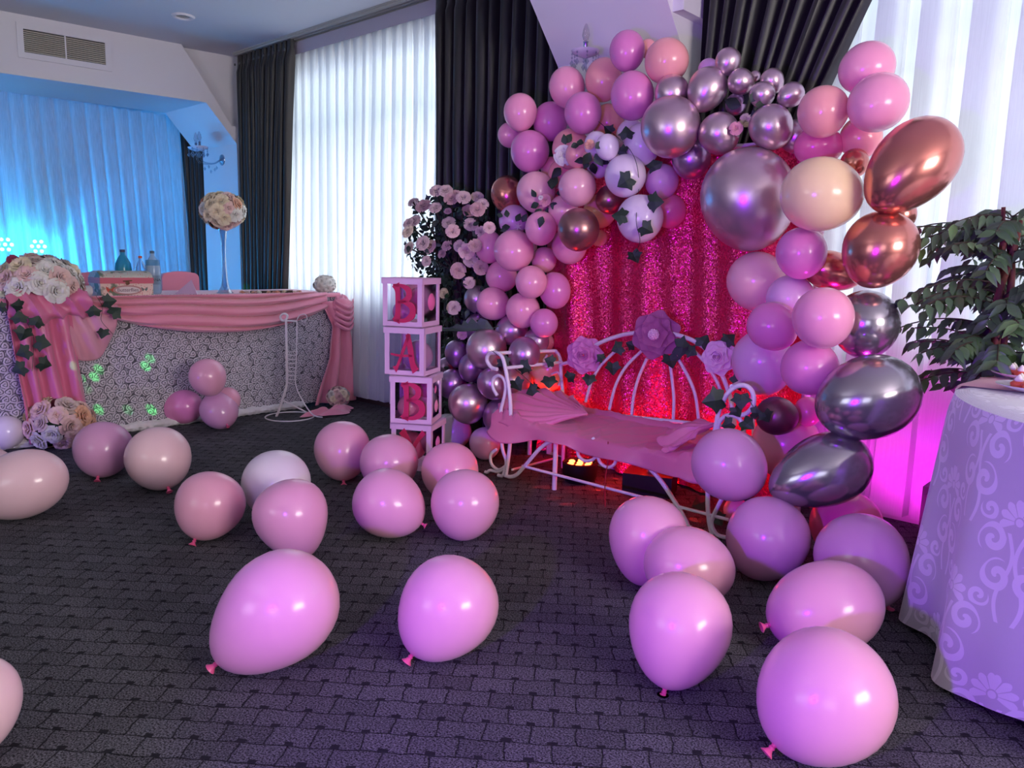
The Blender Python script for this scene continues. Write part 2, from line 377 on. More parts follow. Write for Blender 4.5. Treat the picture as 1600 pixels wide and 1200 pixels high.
wr = MB(); wr.box((XR, YF-.12, 0), (XR+.1, -.1, ZC)).box((XR, 2.1, 0), (XR+.1, YB+.12, ZC)).box((XR, -.1, 0), (XR+.1, 2.1, .95)).box((XR, -.1, 2.5), (XR+.1, 2.1, ZC))
f = MB(); f.box((XR+.03, -.1, .95), (XR+.08, 2.1, 1.0)).box((XR+.03, -.1, 2.45), (XR+.08, 2.1, 2.5)).box((XR+.03, -.1, .95), (XR+.08, -.05, 2.5)).box((XR+.03, 2.05, .95), (XR+.08, 2.1, 2.5)).box((XR+.03, .97, .95), (XR+.08, 1.03, 2.5)); struct(f.build('window_5', PAINT, smooth=False))  # unseen window, added so that side light comes in from the right
struct(wr.build('wall_right', PAINT, smooth=False))
wl = MB().box((-9.5, YF-.12, 0), (-9.4, YB+.12, ZC)); struct(wl.build('wall_left', PAINT, smooth=False))
def window(k, x0, x1, z0, z1, y, mull, trans=()):
    f = MB(); t = .05
    f.box((x0, y, z0), (x0+t, y+.06, z1)).box((x1-t, y, z0), (x1, y+.06, z1)).box((x0, y, z0), (x1, y+.06, z0+t)).box((x0, y, z1-t), (x1, y+.06, z1))
    for m in mull: f.box((m-t/2, y, z0), (m+t/2, y+.06, z1))
    for q in trans: f.box((x0, y, q-t/2), (x1, y+.06, q+t/2))
    o = struct(f.build('window_%d' % k, PAINT, smooth=False))
    g = MB(); g.add([(x0+t, y+.03, z0+t), (x1-t, y+.03, z0+t), (x1-t, y+.03, z1-t), (x0+t, y+.03, z1-t)], [(0, 1, 2, 3)]); g.build('pane', GLASS, o, smooth=False)
    MB().box((x0-.05, y-.04, z0-.03), (x1+.05, y+.02, z0)).build('window_sill', PAINT, o, smooth=False)
window(1, *WIN1, YB+.05, (-5.2,), (2.13,))
window(2, *WIN2, YB+.05, (-.35, .95, 2.2), (2.13,))
window(3, *WF[0], YF-.08, (-2.4,)); window(4, *WF[1], YF-.08, (2.4,))

# beam and corner column framing the stage alcove, knee brace between them
PQ = Vector((-7.27, 2.0, 0)); PD = Vector((.27, 1.75, 0)).normalized(); PN = Vector((PD.y, -PD.x, 0))
def onA(x, y, off=0): return atP(x, y, PQ-PN*off, PN)
def lineA(Y, z): t = (Y-PQ.y)/PD.y; q = PQ+PD*t; return Vector((q.x, q.y, z))
zb = onA(322, 160).z
brr = onA(370, 225); col = onA(383, 300); c1 = onA(378, 197); c2 = onA(362, 197); c3 = onA(284, 73)
poly = [lineA(YF, zb), lineA(onA(322, 160).y, zb), brr, Vector((brr.x, brr.y, 0)), Vector((col.x, col.y, 0)), Vector((col.x, col.y, c1.z)), c2, Vector((c3.x, c3.y, ZC)), lineA(YF, ZC)]
pa_ = poly[:3]+[Vector((c1.x, c1.y, brr.z)), Vector((c1.x, c1.y, c1.z))]+poly[6:]
struct(MB().prism(pa_, (-.85, 0, 0)).build('trim_1', PAINT, smooth=False))
pb_ = [brr, poly[3], poly[4], Vector((c1.x, c1.y, brr.z))]
struct(MB().prism(pb_, (-.68, 0, 0)).build('trim_5', PAINT, smooth=False))
k_ = PN*-.1
struct(MB().prism([c2+k_, lineA(YB, c2.z)+k_, lineA(YB, ZC)+k_, Vector((c3.x, c3.y, ZC))+k_], (-.3, 0, 0)).build('trim_2', PAINT, smooth=False))
# column on the back wall, with its knee brace sloping up into the ceiling
XC0 = -3.02
A0 = atX(872, 105, XC0); A1 = atX(828, 0, XC0)
sl = (A1-A0); nrm = sl.cross(Vector((1, 0, 0)))
B0 = atP(1062, 60, A0, nrm); B1 = atP(1042, 0, A0, nrm)
XC1 = (B0.x+B1.x)/2
k = (ZC-A0.z)/sl.z; top = A0+sl*k
bb = MB()
prof = [(A0.y, 0), (YB, 0), (YB, ZC), (top.y, ZC), (A0.y, A0.z)]
poly = [Vector((XC0, y, z)) for y, z in prof]
bb.prism(poly, (XC1-XC0, 0, 0)); struct(bb.build('trim_3', PAINT, smooth=False))
q0 = atY(1060, 33, YB-.2)
struct(MB().box((XC1, YB-.35, q0.z), (-2.14, YB, ZC)).build('trim_4', PAINT, smooth=False))
struct(MB().box((-6.9, YB-.02, 0), (XC0, YB, .07)).build('baseboard_back', mat('dark_baseboard', (70, 55, 50), .5), smooth=False))

# ceiling downlight
p = atZ(286, 25, ZC)
t = empty('ceiling_light', p, 'white round recessed downlight in the ceiling above the stage opening', 'ceiling light')
MB().lathe([(.055, 0), (.062, -.012), (.078, -.014), (.088, -.004), (.088, 0)], p).build('trim_ring', PAINT, t)
MB().lathe([(.055, 0), (.05, -.004), (.02, -.006), (.0, -.006)], p).build('reflector', mat('reflector', (150, 150, 140), .25, .6), t)

# air vent
v0 = onA(24, 32); v1 = onA(172, 62); v2 = onA(28, 88); v3 = onA(170, 113)
u0 = (v0.y-PQ.y)/PD.y; u1 = (v1.y-PQ.y)/PD.y; zt = min(ZC-.03, (v0.z+v1.z)/2); zl = (v2.z+v3.z)/2
def vp(u, z, o): q = PQ+PD*u; return Vector((q.x, q.y, 0))+PN*o+Vector((0, 0, z))
t = empty('air_vent', vp(u0, zl, 0), 'white louvred air vent set in the beam above the stage', 'vent')
f = MB()
def pbox(mb, ua, ub, za, zb_, oa, ob):
    mb.add([vp(u, z, o) for u in (ua, ub) for z in (za, zb_) for o in (oa, ob)], [(0, 1, 3, 2), (4, 6, 7, 5), (0, 4, 5, 1), (2, 3, 7, 6), (0, 2, 6, 4), (1, 5, 7, 3)])
fw = .045
pbox(f, u0, u1, zt-fw, zt, -.005, .018); pbox(f, u0, u1, zl, zl+fw, -.005, .018); pbox(f, u0, u0+fw, zl+fw, zt-fw, -.005, .018); pbox(f, u1-fw, u1, zl+fw, zt-fw, -.005, .018)
um = (u0+u1)/2; pbox(f, um-.005, um+.005, zl+fw, zt-fw, 0, .014); f.build('frame', PAINT, t, smooth=False)
g = MB(); pbox(g, u0+fw, u1-fw, zl+fw, zt-fw, .0005, .002); g.build('duct_opening', mat('duct_black', (30, 28, 26), .8), t, smooth=False)
SL = mat('vent_slat', (208, 198, 186), .5)
for ua, ub in ((u0+fw, um-.005), (um+.005, u1-fw)):
    for i in range(11):
        z = zl+fw+.006+i*(zt-zl-2*fw-.01)/11
        g = MB(); a = [vp(u, z+dz, o) for u in (ua, ub) for dz, o in ((0, .012), (.003, .013), (.012, .003), (.009, .002))]
        g.add(a, [(0, 1, 2, 3), (4, 7, 6, 5), (0, 4, 5, 1), (1, 5, 6, 2), (2, 6, 7, 3), (3, 7, 4, 0)]); g.build('slat', SL, t, smooth=False)

# curtain track
t = MB(); 
for y in (3.79, 3.84, 3.88): t.box((-6.95, y-.012, ZC-.028), (XC0, y+.012, ZC-.002))
t.box((-6.95, 3.77, ZC-.012), (XC0, 3.9, ZC))
tag(t.build('curtain_track', mat('track_grey', (165, 162, 160), .4), smooth=False), 'grey three-channel curtain track on the ceiling above the left sheer', 'curtain rail')

# ------------------------------------------------------------------ curtains
def ynoise(x, z, s=1): return noise.noise(Vector((x*s, z*s, 3.1)))
def curtain(name, label, matl, xt, xb, y, z0, z1, pleats, amp, axis='x', thick=0, tie=None, nv=40, group=None, head=.11, seed=0):
    """xt/xb: (left,right) at top and bottom; soft round pleats"""
    per = 12; nu = pleats*per
    def fn(u, v):
        z = z0+(z1-z0)*v; w = 1-v
        f = tie(v) if tie else 0
        a = xb[0]+(xt[0]-xb[0])*(v**1.0 if not tie else f); b = xb[1]+(xt[1]-xb[1])*(v if not tie else f)
        ph = u*pleats*2*pi+1.4*ynoise(u*9+seed, z*.35)+seed
        k = min(1, (z1-z)/head) if head else 1
        s = sin(ph); s2 = (abs(s)**.7)*(1 if s > 0 else -1)
        dy = amp*(.45+.55*k)*s2*(1+.35*ynoise(u*17+seed, z*.5))
        if head and z > z1-head: dy = amp*.45*(1 if s > .2 else -.6)
        x = a+(b-a)*u + amp*.35*k*cos(ph*1.0)*(.6+.4*sin(u*31+seed))
        p = (x, y+dy+amp*.5*ynoise(u*5, z*.8), z) if axis == 'x' else (y+dy+amp*.5*ynoise(u*5, z*.8), x, z)
        return Vector(p)
    m = MB().grid(fn, nu, nv); c = Vector(((xb[0]+xb[1])/2, y, z0)) if axis == 'x' else Vector((y, (xb[0]+xb[1])/2, z0))
    o = m.build(name, matl, loc=c)
    if thick:
        md = o.modifiers.new('s', 'SOLIDIFY'); md.thickness = thick; md.offset = 0
    return o
def box_sheer(name, matl, x0, x1, y, z0, z1, n, seed=0):
    """flat box pleats: each repeat folds back on itself, so stripes of triple cloth alternate with single cloth"""
    w = (x1-x0)/n; prof = []
    rnd = random.Random(seed)
    for i in range(n):
        a = x0+i*w; k = rnd.uniform(.42, .62); j = rnd.uniform(-.05, .05)
        prof += [(a, 0), (a+w*(.5+k*.5+j), 0.0), (a+w*(.5+k*.5+.01+j), -.012), (a+w*(.3+j), -.018), (a+w*(.29+j), -.03), (a+w*.98, -.034)]  # back fold
    prof.append((x1, 0))
    nz = 16; vs = []
    for j in range(nz+1):
        z = z0+(z1-z0)*j/nz; d = 1-j/nz
        for i, (x, dy) in enumerate(prof):
            vs.append((x+.018*d*sin(i*.9+seed)+.012*ynoise(x*3, z*1.2), y+dy*(.6+1.3*d)+.012*d*ynoise(x*5+seed, z), z))
    m = MB(); q = len(prof)
    m.add(vs, [(j*q+i, j*q+i+1, (j+1)*q+i+1, (j+1)*q+i) for j in range(nz) for i in range(q-1)])
    return m.build(name, matl, loc=((x0+x1)/2, y, z0), smooth=False)
o = box_sheer('sheer_curtain', SHEER, -6.75, -3.6, 3.9, .06, ZC-.03, 26, 1); tag(o, 'white pleated sheer curtain over the window behind the end of the head table', 'curtain')
m = MB().box((-6.6, 3.855, ZC-.14), (-3.7, 3.857, ZC-.04)); m.build('header_tape', mat('header_tape', (170, 162, 182), .8), o).location -= Vector((0, 0, 0))
o = box_sheer('sheer_curtain', SHEER, -1.75, 1.2, 3.9, .05, ZC-.03, 15, 5); tag(o, 'white striped sheer curtain behind the ficus and the right leg of the balloon arch', 'curtain')
DG = None
o = curtain('dark_curtain', '', DARKC, (-6.93, -6.0), (-6.93, -6.28), 3.8, .04, ZC-.03, 11, .035, seed=1); tag(o, 'charcoal blackout curtain in the far corner beside the stage column', 'curtain')
for i in range(11):
    MB().lathe([(.006, -.003), (.011, -.003), (.011, .003), (.006, .003), (.006, -.003)], (-6.88+i*.083, 3.752, ZC-.12), 8, axis=(0, 1, 0)).build('eyelet', GREY, o)
o = curtain('dark_curtain', '', DARKC, (-4.2, -2.95), (-4.17, -2.95), 3.8, .04, ZC-.03, 12, .045, seed=3); tag(o, 'wide charcoal blackout curtain hanging behind the rose tree', 'curtain')
o = curtain('dark_curtain', '', DARKC, (-2.13, -1.0), (-2.13, -1.75), 3.78, .04, ZC-.03, 11, .05, seed=6, tie=lambda v: max(0, min(1, (v-.45)/.55))**1.0); tag(o, 'charcoal blackout curtain lit violet behind the top of the balloon arch, slanting on its right', 'curtain')
o = curtain('dark_curtain', '', DARKC, (-8.25, -7.66), (-8.2, -7.62), 3.86, .04, 2.66, 6, .03, seed=9); tag(o, 'dark curtain edge showing beside the blue lit stage voile', 'curtain')
o = curtain('stage_curtain', '', SHEER_B, (YF+.1, 3.80), (YF+.1, 3.92), -8.12, .04, zb+.02, 58, .035, axis='y', head=0, seed=4); tag(o, 'long gathered voile curtain lit blue across the back of the stage', 'curtain')

# LED pars behind the stage voile
for i, (px, py) in enumerate(((8, 382), (60, 385))):
    c = atX(px, py, -8.33)
    t = empty('led_par_light', (c.x-.1, c.y, 0), ['cyan LED spotlight glowing through the stage voile at the left picture edge', 'second cyan LED spotlight glowing through the stage voile, above the white and pink bouquet'][i], 'stage light')
    d = (CP-c).normalized(); R = basis(d)
    MB().lathe([(0, -.16), (.07, -.14), (.095, -.02), (.1, 0), (.092, 0), (.088, -.012), (0, -.012)], c, 20, axis=d).build('housing', BLACKP, t)
    for k in range(7):
        a = k*pi/3; r = 0 if k == 6 else .052
        q = c+R@Vector((r*cos(a), r*sin(a), .0))
        MB().lathe([(.017, -.01), (.017, .002), (.012, .006), (0, .008)], q, 10, axis=d).build('led', emis('cyan_led', (60, 215, 255), 60) if 'cyan_led' not in bpy.data.materials else bpy.data.materials['cyan_led'], t)
    st = MB().tube([(c.x-.1, c.y, 0), (c.x-.1, c.y, c.z-.02)], .016, 8)
    st.tube([(c.x-.1, c.y, .25), (c.x-.35, c.y, .0)], .01, 6).tube([(c.x-.1, c.y, .25), (c.x+.1, c.y-.12, .0)], .01, 6).tube([(c.x-.1, c.y, .25), (c.x+.1, c.y+.12, .0)], .01, 6)
    st.build('tripod', BLACKP, t)

# crystal wall sconces
def sconce(base, out, side, h, label, arms):
    t = empty('wall_sconce', base, label, 'wall lamp', 'crystal wall sconces'); del t['group']
    base = Vector(base); out = Vector(out).normalized(); side = Vector(side).normalized(); Z = Vector((0, 0, 1))
    MB().lathe([(0, .025), (.02, .02), (.034, .01), (.05, .006), (.052, 0), (0, 0)], base, 20, axis=out).build('wall_plate', CRYST if False else mat('silver_plate', (170, 175, 190), .2, .9), t)
    for s, k in arms:
        e = base+out*k*h+side*s*h+Z*.25*h
        arm = spline([base+out*.02, base+out*k*.4*h+side*s*.5*h-Z*.15*h, base+out*k*.9*h+side*s*h-Z*.12*h, e-Z*.02], 6)
        MB().tube(arm, .007, 8).build('arm', CRYST, t)
        MB().lathe([(.0, -.02), (.03, -.012), (.07, .004), (.078, .02), (.07, .016), (.03, .002), (0, 0)], e, 16).build('drip_dish', mat('milk_glass', (215, 205, 225), .2), t)
        MB().lathe([(.0, 0), (.012, 0), (.012, .06), (.016, .065), (0, .066)], e, 12).build('candle_tube', mat('silver_plate', (170, 175, 190), .2, .9), t)
        MB().lathe([(.0, .066), (.014, .075), (.021, .1), (.016, .13), (.006, .155), (0, .16)], e, 12).build('bulb', GLASSB, t)
        for j in range(8):
            a = j*pi/4; q = e+Vector((cos(a)*.072, sin(a)*.072, .008)); cr = MB()
            for dz, r in ((-.009, .006), (-.028, .006), (-.058, .013)): cr.lathe([(0, r*1.6), (r, 0), (0, -r*1.6)], q+Vector((0, 0, dz)), 6)
            cr.build('crystal_drop', CRYST, t)
    for j in range(5): MB().lathe([(0, .02), (.012, 0), (0, -.02)], base+out*(.06+.03*j)+side*.02*(j % 2)-Z*(.08+.02*(j % 3)), 6).build('pendant_drop', CRYST, t)
GLASSB = glassmat('bulb_glass', (240, 235, 240), .5, .1)
pb = atY(347, 250, brr.y-.002)
sconce((pb.x, brr.y, pb.z), (0, -1, 0), (1, 0, 0), .3, 'crystal wall sconce with two candle bulbs on the blue lit stage column', [(-.22, .75), (.12, .8)])
pb = atP(905, 95, A0+Vector((0, -.22, 0)), nrm)
yb_ = A0.y
pc = atY(913, 120, yb_-.2)
sconce((pc.x, yb_, pc.z+.06), (0, -1, 0), (1, 0, 0), .22, 'crystal wall sconce with one candle bulb on the violet lit column above the arch', [(0, .9)])
# ------------------------------------------------------------------ balloons
def balloon_local(L_, S_, e, n=28, m=18):
    """neck at +Z; half length L_, half width S_"""
    rmax = max(sqrt(1-z*z)*(1-e*z)*(1-.25*e*max(0, z)) for z in [i/20-1 for i in range(41)])
    ring = []
    for i in range(m+1):
        ph = pi*i/m; z = -cos(ph); r = sin(ph)*(1-e*z)*(1-.25*e*max(0, z))/rmax
        ring.append((r*S_, z*L_))
    vs = [Vector((0, 0, -L_))]
    for r, z in ring[1:-1]: vs += [Vector((r*cos(2*pi*j/n), r*sin(2*pi*j/n), z)) for j in range(n)]
    vs.append(Vector((0, 0, L_)))
    fs = [(0, 1+(j+1) % n, 1+j) for j in range(n)]
    for i in range(m-2): fs += [(1+i*n+j, 1+i*n+(j+1) % n, 1+(i+1)*n+(j+1) % n, 1+(i+1)*n+j) for j in range(n)]
    fs += [(1+(m-2)*n+j, 1+(m-2)*n+(j+1) % n, len(vs)-1) for j in range(n)]
    return vs, fs
def neckdir(a, tk):
    a = radians(a); tk = radians(tk); v = Vector((cos(a)*cos(tk), -sin(a)*cos(tk), sin(tk)))
    return CM @ v
placed = []
def solve(x, y, Lp, Sp, a, e, tk):
    d = ray(x, y); dist = d.length; dn = d/dist; ct = 1/dist
    k = ct**1.5/F
    R = basis(neckdir(a, tk)); vs, fs = balloon_local(Lp*k, Sp*k, e)
    return dn, [R@v for v in vs], fs, k, R
def make_balloon(row, grp):
    x, y, Lp, Sp, a, e, tk, colr, dep, knot, label = row
    dn, vs, fs, k, R = solve(x, y, Lp, Sp, a, e, tk)
    mr = (Lp+Sp)/2*k
    if dep == 'F':
        t = -(CH-.002)/(dn.z+min(v.z for v in vs))
    else:
        if isinstance(dep, tuple): t = dep[0]
        else:
            Y, reach = dep if isinstance(dep, list) else (dep, .45)
            t = Y/dn.y; best = None; tt = t; lim = reach/abs(dn.y)
            while t-tt < lim:
                c = CP+dn*tt; pen = max([0]+[1-(c-q).length/(r+mr*tt) for q, r in placed])
                if c.z-mr*tt < .002: pen += 9
                if best is None or pen < best[0]-.005: best = (pen, tt)
                if pen < .10: break
                tt -= .01
            t = best[1]
    c = CP+dn*t; placed.append((c.copy(), mr*t))
    m = MB(); m.add([c+v*t for v in vs], fs)
    o = m.build('balloon', L[colr], loc=c); tag(o, label, 'balloon', grp)
    if knot:
        nd = R@Vector((0, 0, 1)); q = c+nd*(Lp*k*t)
        s = .0115 if knot == 1 else .009
        g = MB().lathe([(s*1.2, -s*1.1), (s*.75, -s*.2), (s*.5, s*.3), (s*.75, s*.7), (s*.55, s*1.1), (s*.9, s*1.7), (s*1.45, s*2.3), (s*1.5, s*2.45), (s*1.1, s*2.4), (s*.3, s*1.9)], q, 12, axis=nd)
        if dep == 'F' and q.z < .02:
            g.v = [(v[0], v[1], max(.002, v[2])) for v in g.v]
        g.build('knot', KNOT, o)
    return o
FB = [  # floor: x y L S angle egg tilt colour depth knot label
 (30, 758, 80, 58, 162, .06, 0, 'fblush', 'F', 0, 'pale pink oval balloon cut by the left picture edge below the floor bouquet'),
 (-16, 733, 37, 36, 90, .05, 0, 'fblush', 'F', 0, 'whitish balloon sliver at the left edge behind the pale pink oval balloon'),
 (10, 676, 29, 28, 90, .05, 0, 'white', 'F', 0, 'white balloon tinted blue at the left edge, beside the floor bouquet of roses'),
 (161, 703, 47, 46, 85, .08, 28, 'flilac', 'F', 1, 'lilac pink balloon on the carpet just right of the floor bouquet'),
 (248, 717, 53, 51, 62, .06, 20, 'fblush', 'F', 1, 'blush pink balloon touching the lilac one right of the floor bouquet'),
 (327, 791, 56, 55, 105, .1, 26, 'fpink', 'F', 1, 'pink balloon with knot down, alone in front of the white-ish balloon at centre left'),
 (432, 757, 55, 54, 90, .05, -20, 'white', 'F', 0, 'pale white lilac balloon partly hidden behind a pear-shaped balloon at centre left'),
 (457, 812, 65, 59, 68, .2, 8, 'fpink', 'F', 0, 'pear-shaped lilac pink balloon with its narrow end down, behind the big oval balloon'),
 (535, 705, 48, 44, 82, .1, 24, 'fpink', 'F', 1, 'pink balloon on the carpet in front of the wire stand, left of the box tower'),
 (608, 724, 46, 46, 90, .05, -10, 'fpink', 'F', 0, 'pink balloon at the foot of the box tower, left of two'),
 (703, 737, 46, 45, 90, .05, -10, 'pink', 'F', 0, 'rosy pink balloon at the foot of the box tower beside the bench foot'),
 (609, 788, 59, 54, 30, .1, 5, 'fpink', 'F', 2, 'violet pink balloon in the middle, left one of the touching pair'),
 (726, 789, 56, 54, 100, .07, 0, 'fpink', 'F', 0, 'violet pink balloon in the middle, right one of the touching pair'),
 (426, 960, 112, 90, 139, .17, 8, 'fpink', 'F', 1, 'big oval pink balloon at front left pointing down to the left'),
 (697, 952, 86, 78, 128, .12, 12, 'fpink', 'F', 1, 'big pink balloon at front centre with its knot at lower left'),
 (-42, 1108, 92, 74, 100, .08, 0, 'fblush', 'F', 0, 'large pale pink balloon cut by the left edge near the bottom corner'),
 (285, 636, 32, 28, 170, .06, 0, 'orchid', 'F', 0, 'purple pink oval balloon lying at left of the small pile before the head table'),
 (355, 626, 22, 21, 90, .05, 0, 'fpink', (5.78,), 0, 'pink balloon peeking out at the back right of the small pile before the head table'),
 (343, 642, 32, 30, 50, .08, 30, 'flilac', 'F', 2, 'lilac balloon at the front right of the small pile before the head table'),
 (325, 590, 31, 29, 70, .08, 0, 'fpink', (5.6,), 0, 'pink balloon resting on top of the small pile before the head table'),
 (1150, 797, 20, 20, 90, 0, 0, 'pink', 'F', 0, 'small pink balloon half hidden between two lilac balloons at the right bench foot'),
 (1322, 822, 58, 57, 90, .05, 0, 'hot', 'F', 0, 'deep pink balloon half hidden under the tilted silver purple balloon at the arch foot'),
 (1198, 842, 69, 65, 115, .06, -10, 'flilac', 'F', 0, 'lilac balloon with a soft shadow on its left, at the right bench foot'),
 (1011, 845, 71, 62, 100, .16, 5, 'fpink', 'F', 0, 'violet pink balloon rear left in the group of three in front of the bench'),
 (1077, 885, 73, 63, 12, .05, 0, 'fpink', 'F', 0, 'violet pink balloon in the middle of the group of three in front of the bench'),
 (1060, 985, 93, 82, 107, .13, 14, 'fpink', 'F', 1, 'large violet pink balloon nearest in the group of three, its knot below'),
 (1348, 877, 79, 73, 62, .1, 3, 'flilac', 'F', 1, 'violet lilac balloon half in shadow beside the round table cloth'),
 (1288, 950, 97, 75, 165, .04, 5, 'fpink', 'F', 1, 'wide violet pink balloon just behind the biggest front balloon'),
 (1286, 1089, 116, 107, 141, .08, 10, 'fpink', 'F', 1, 'biggest violet pink balloon at the front right bottom of the picture'),
]
for r in FB: make_balloon(r, 'loose balloons on the carpet')
placed.clear()
A = 3.42
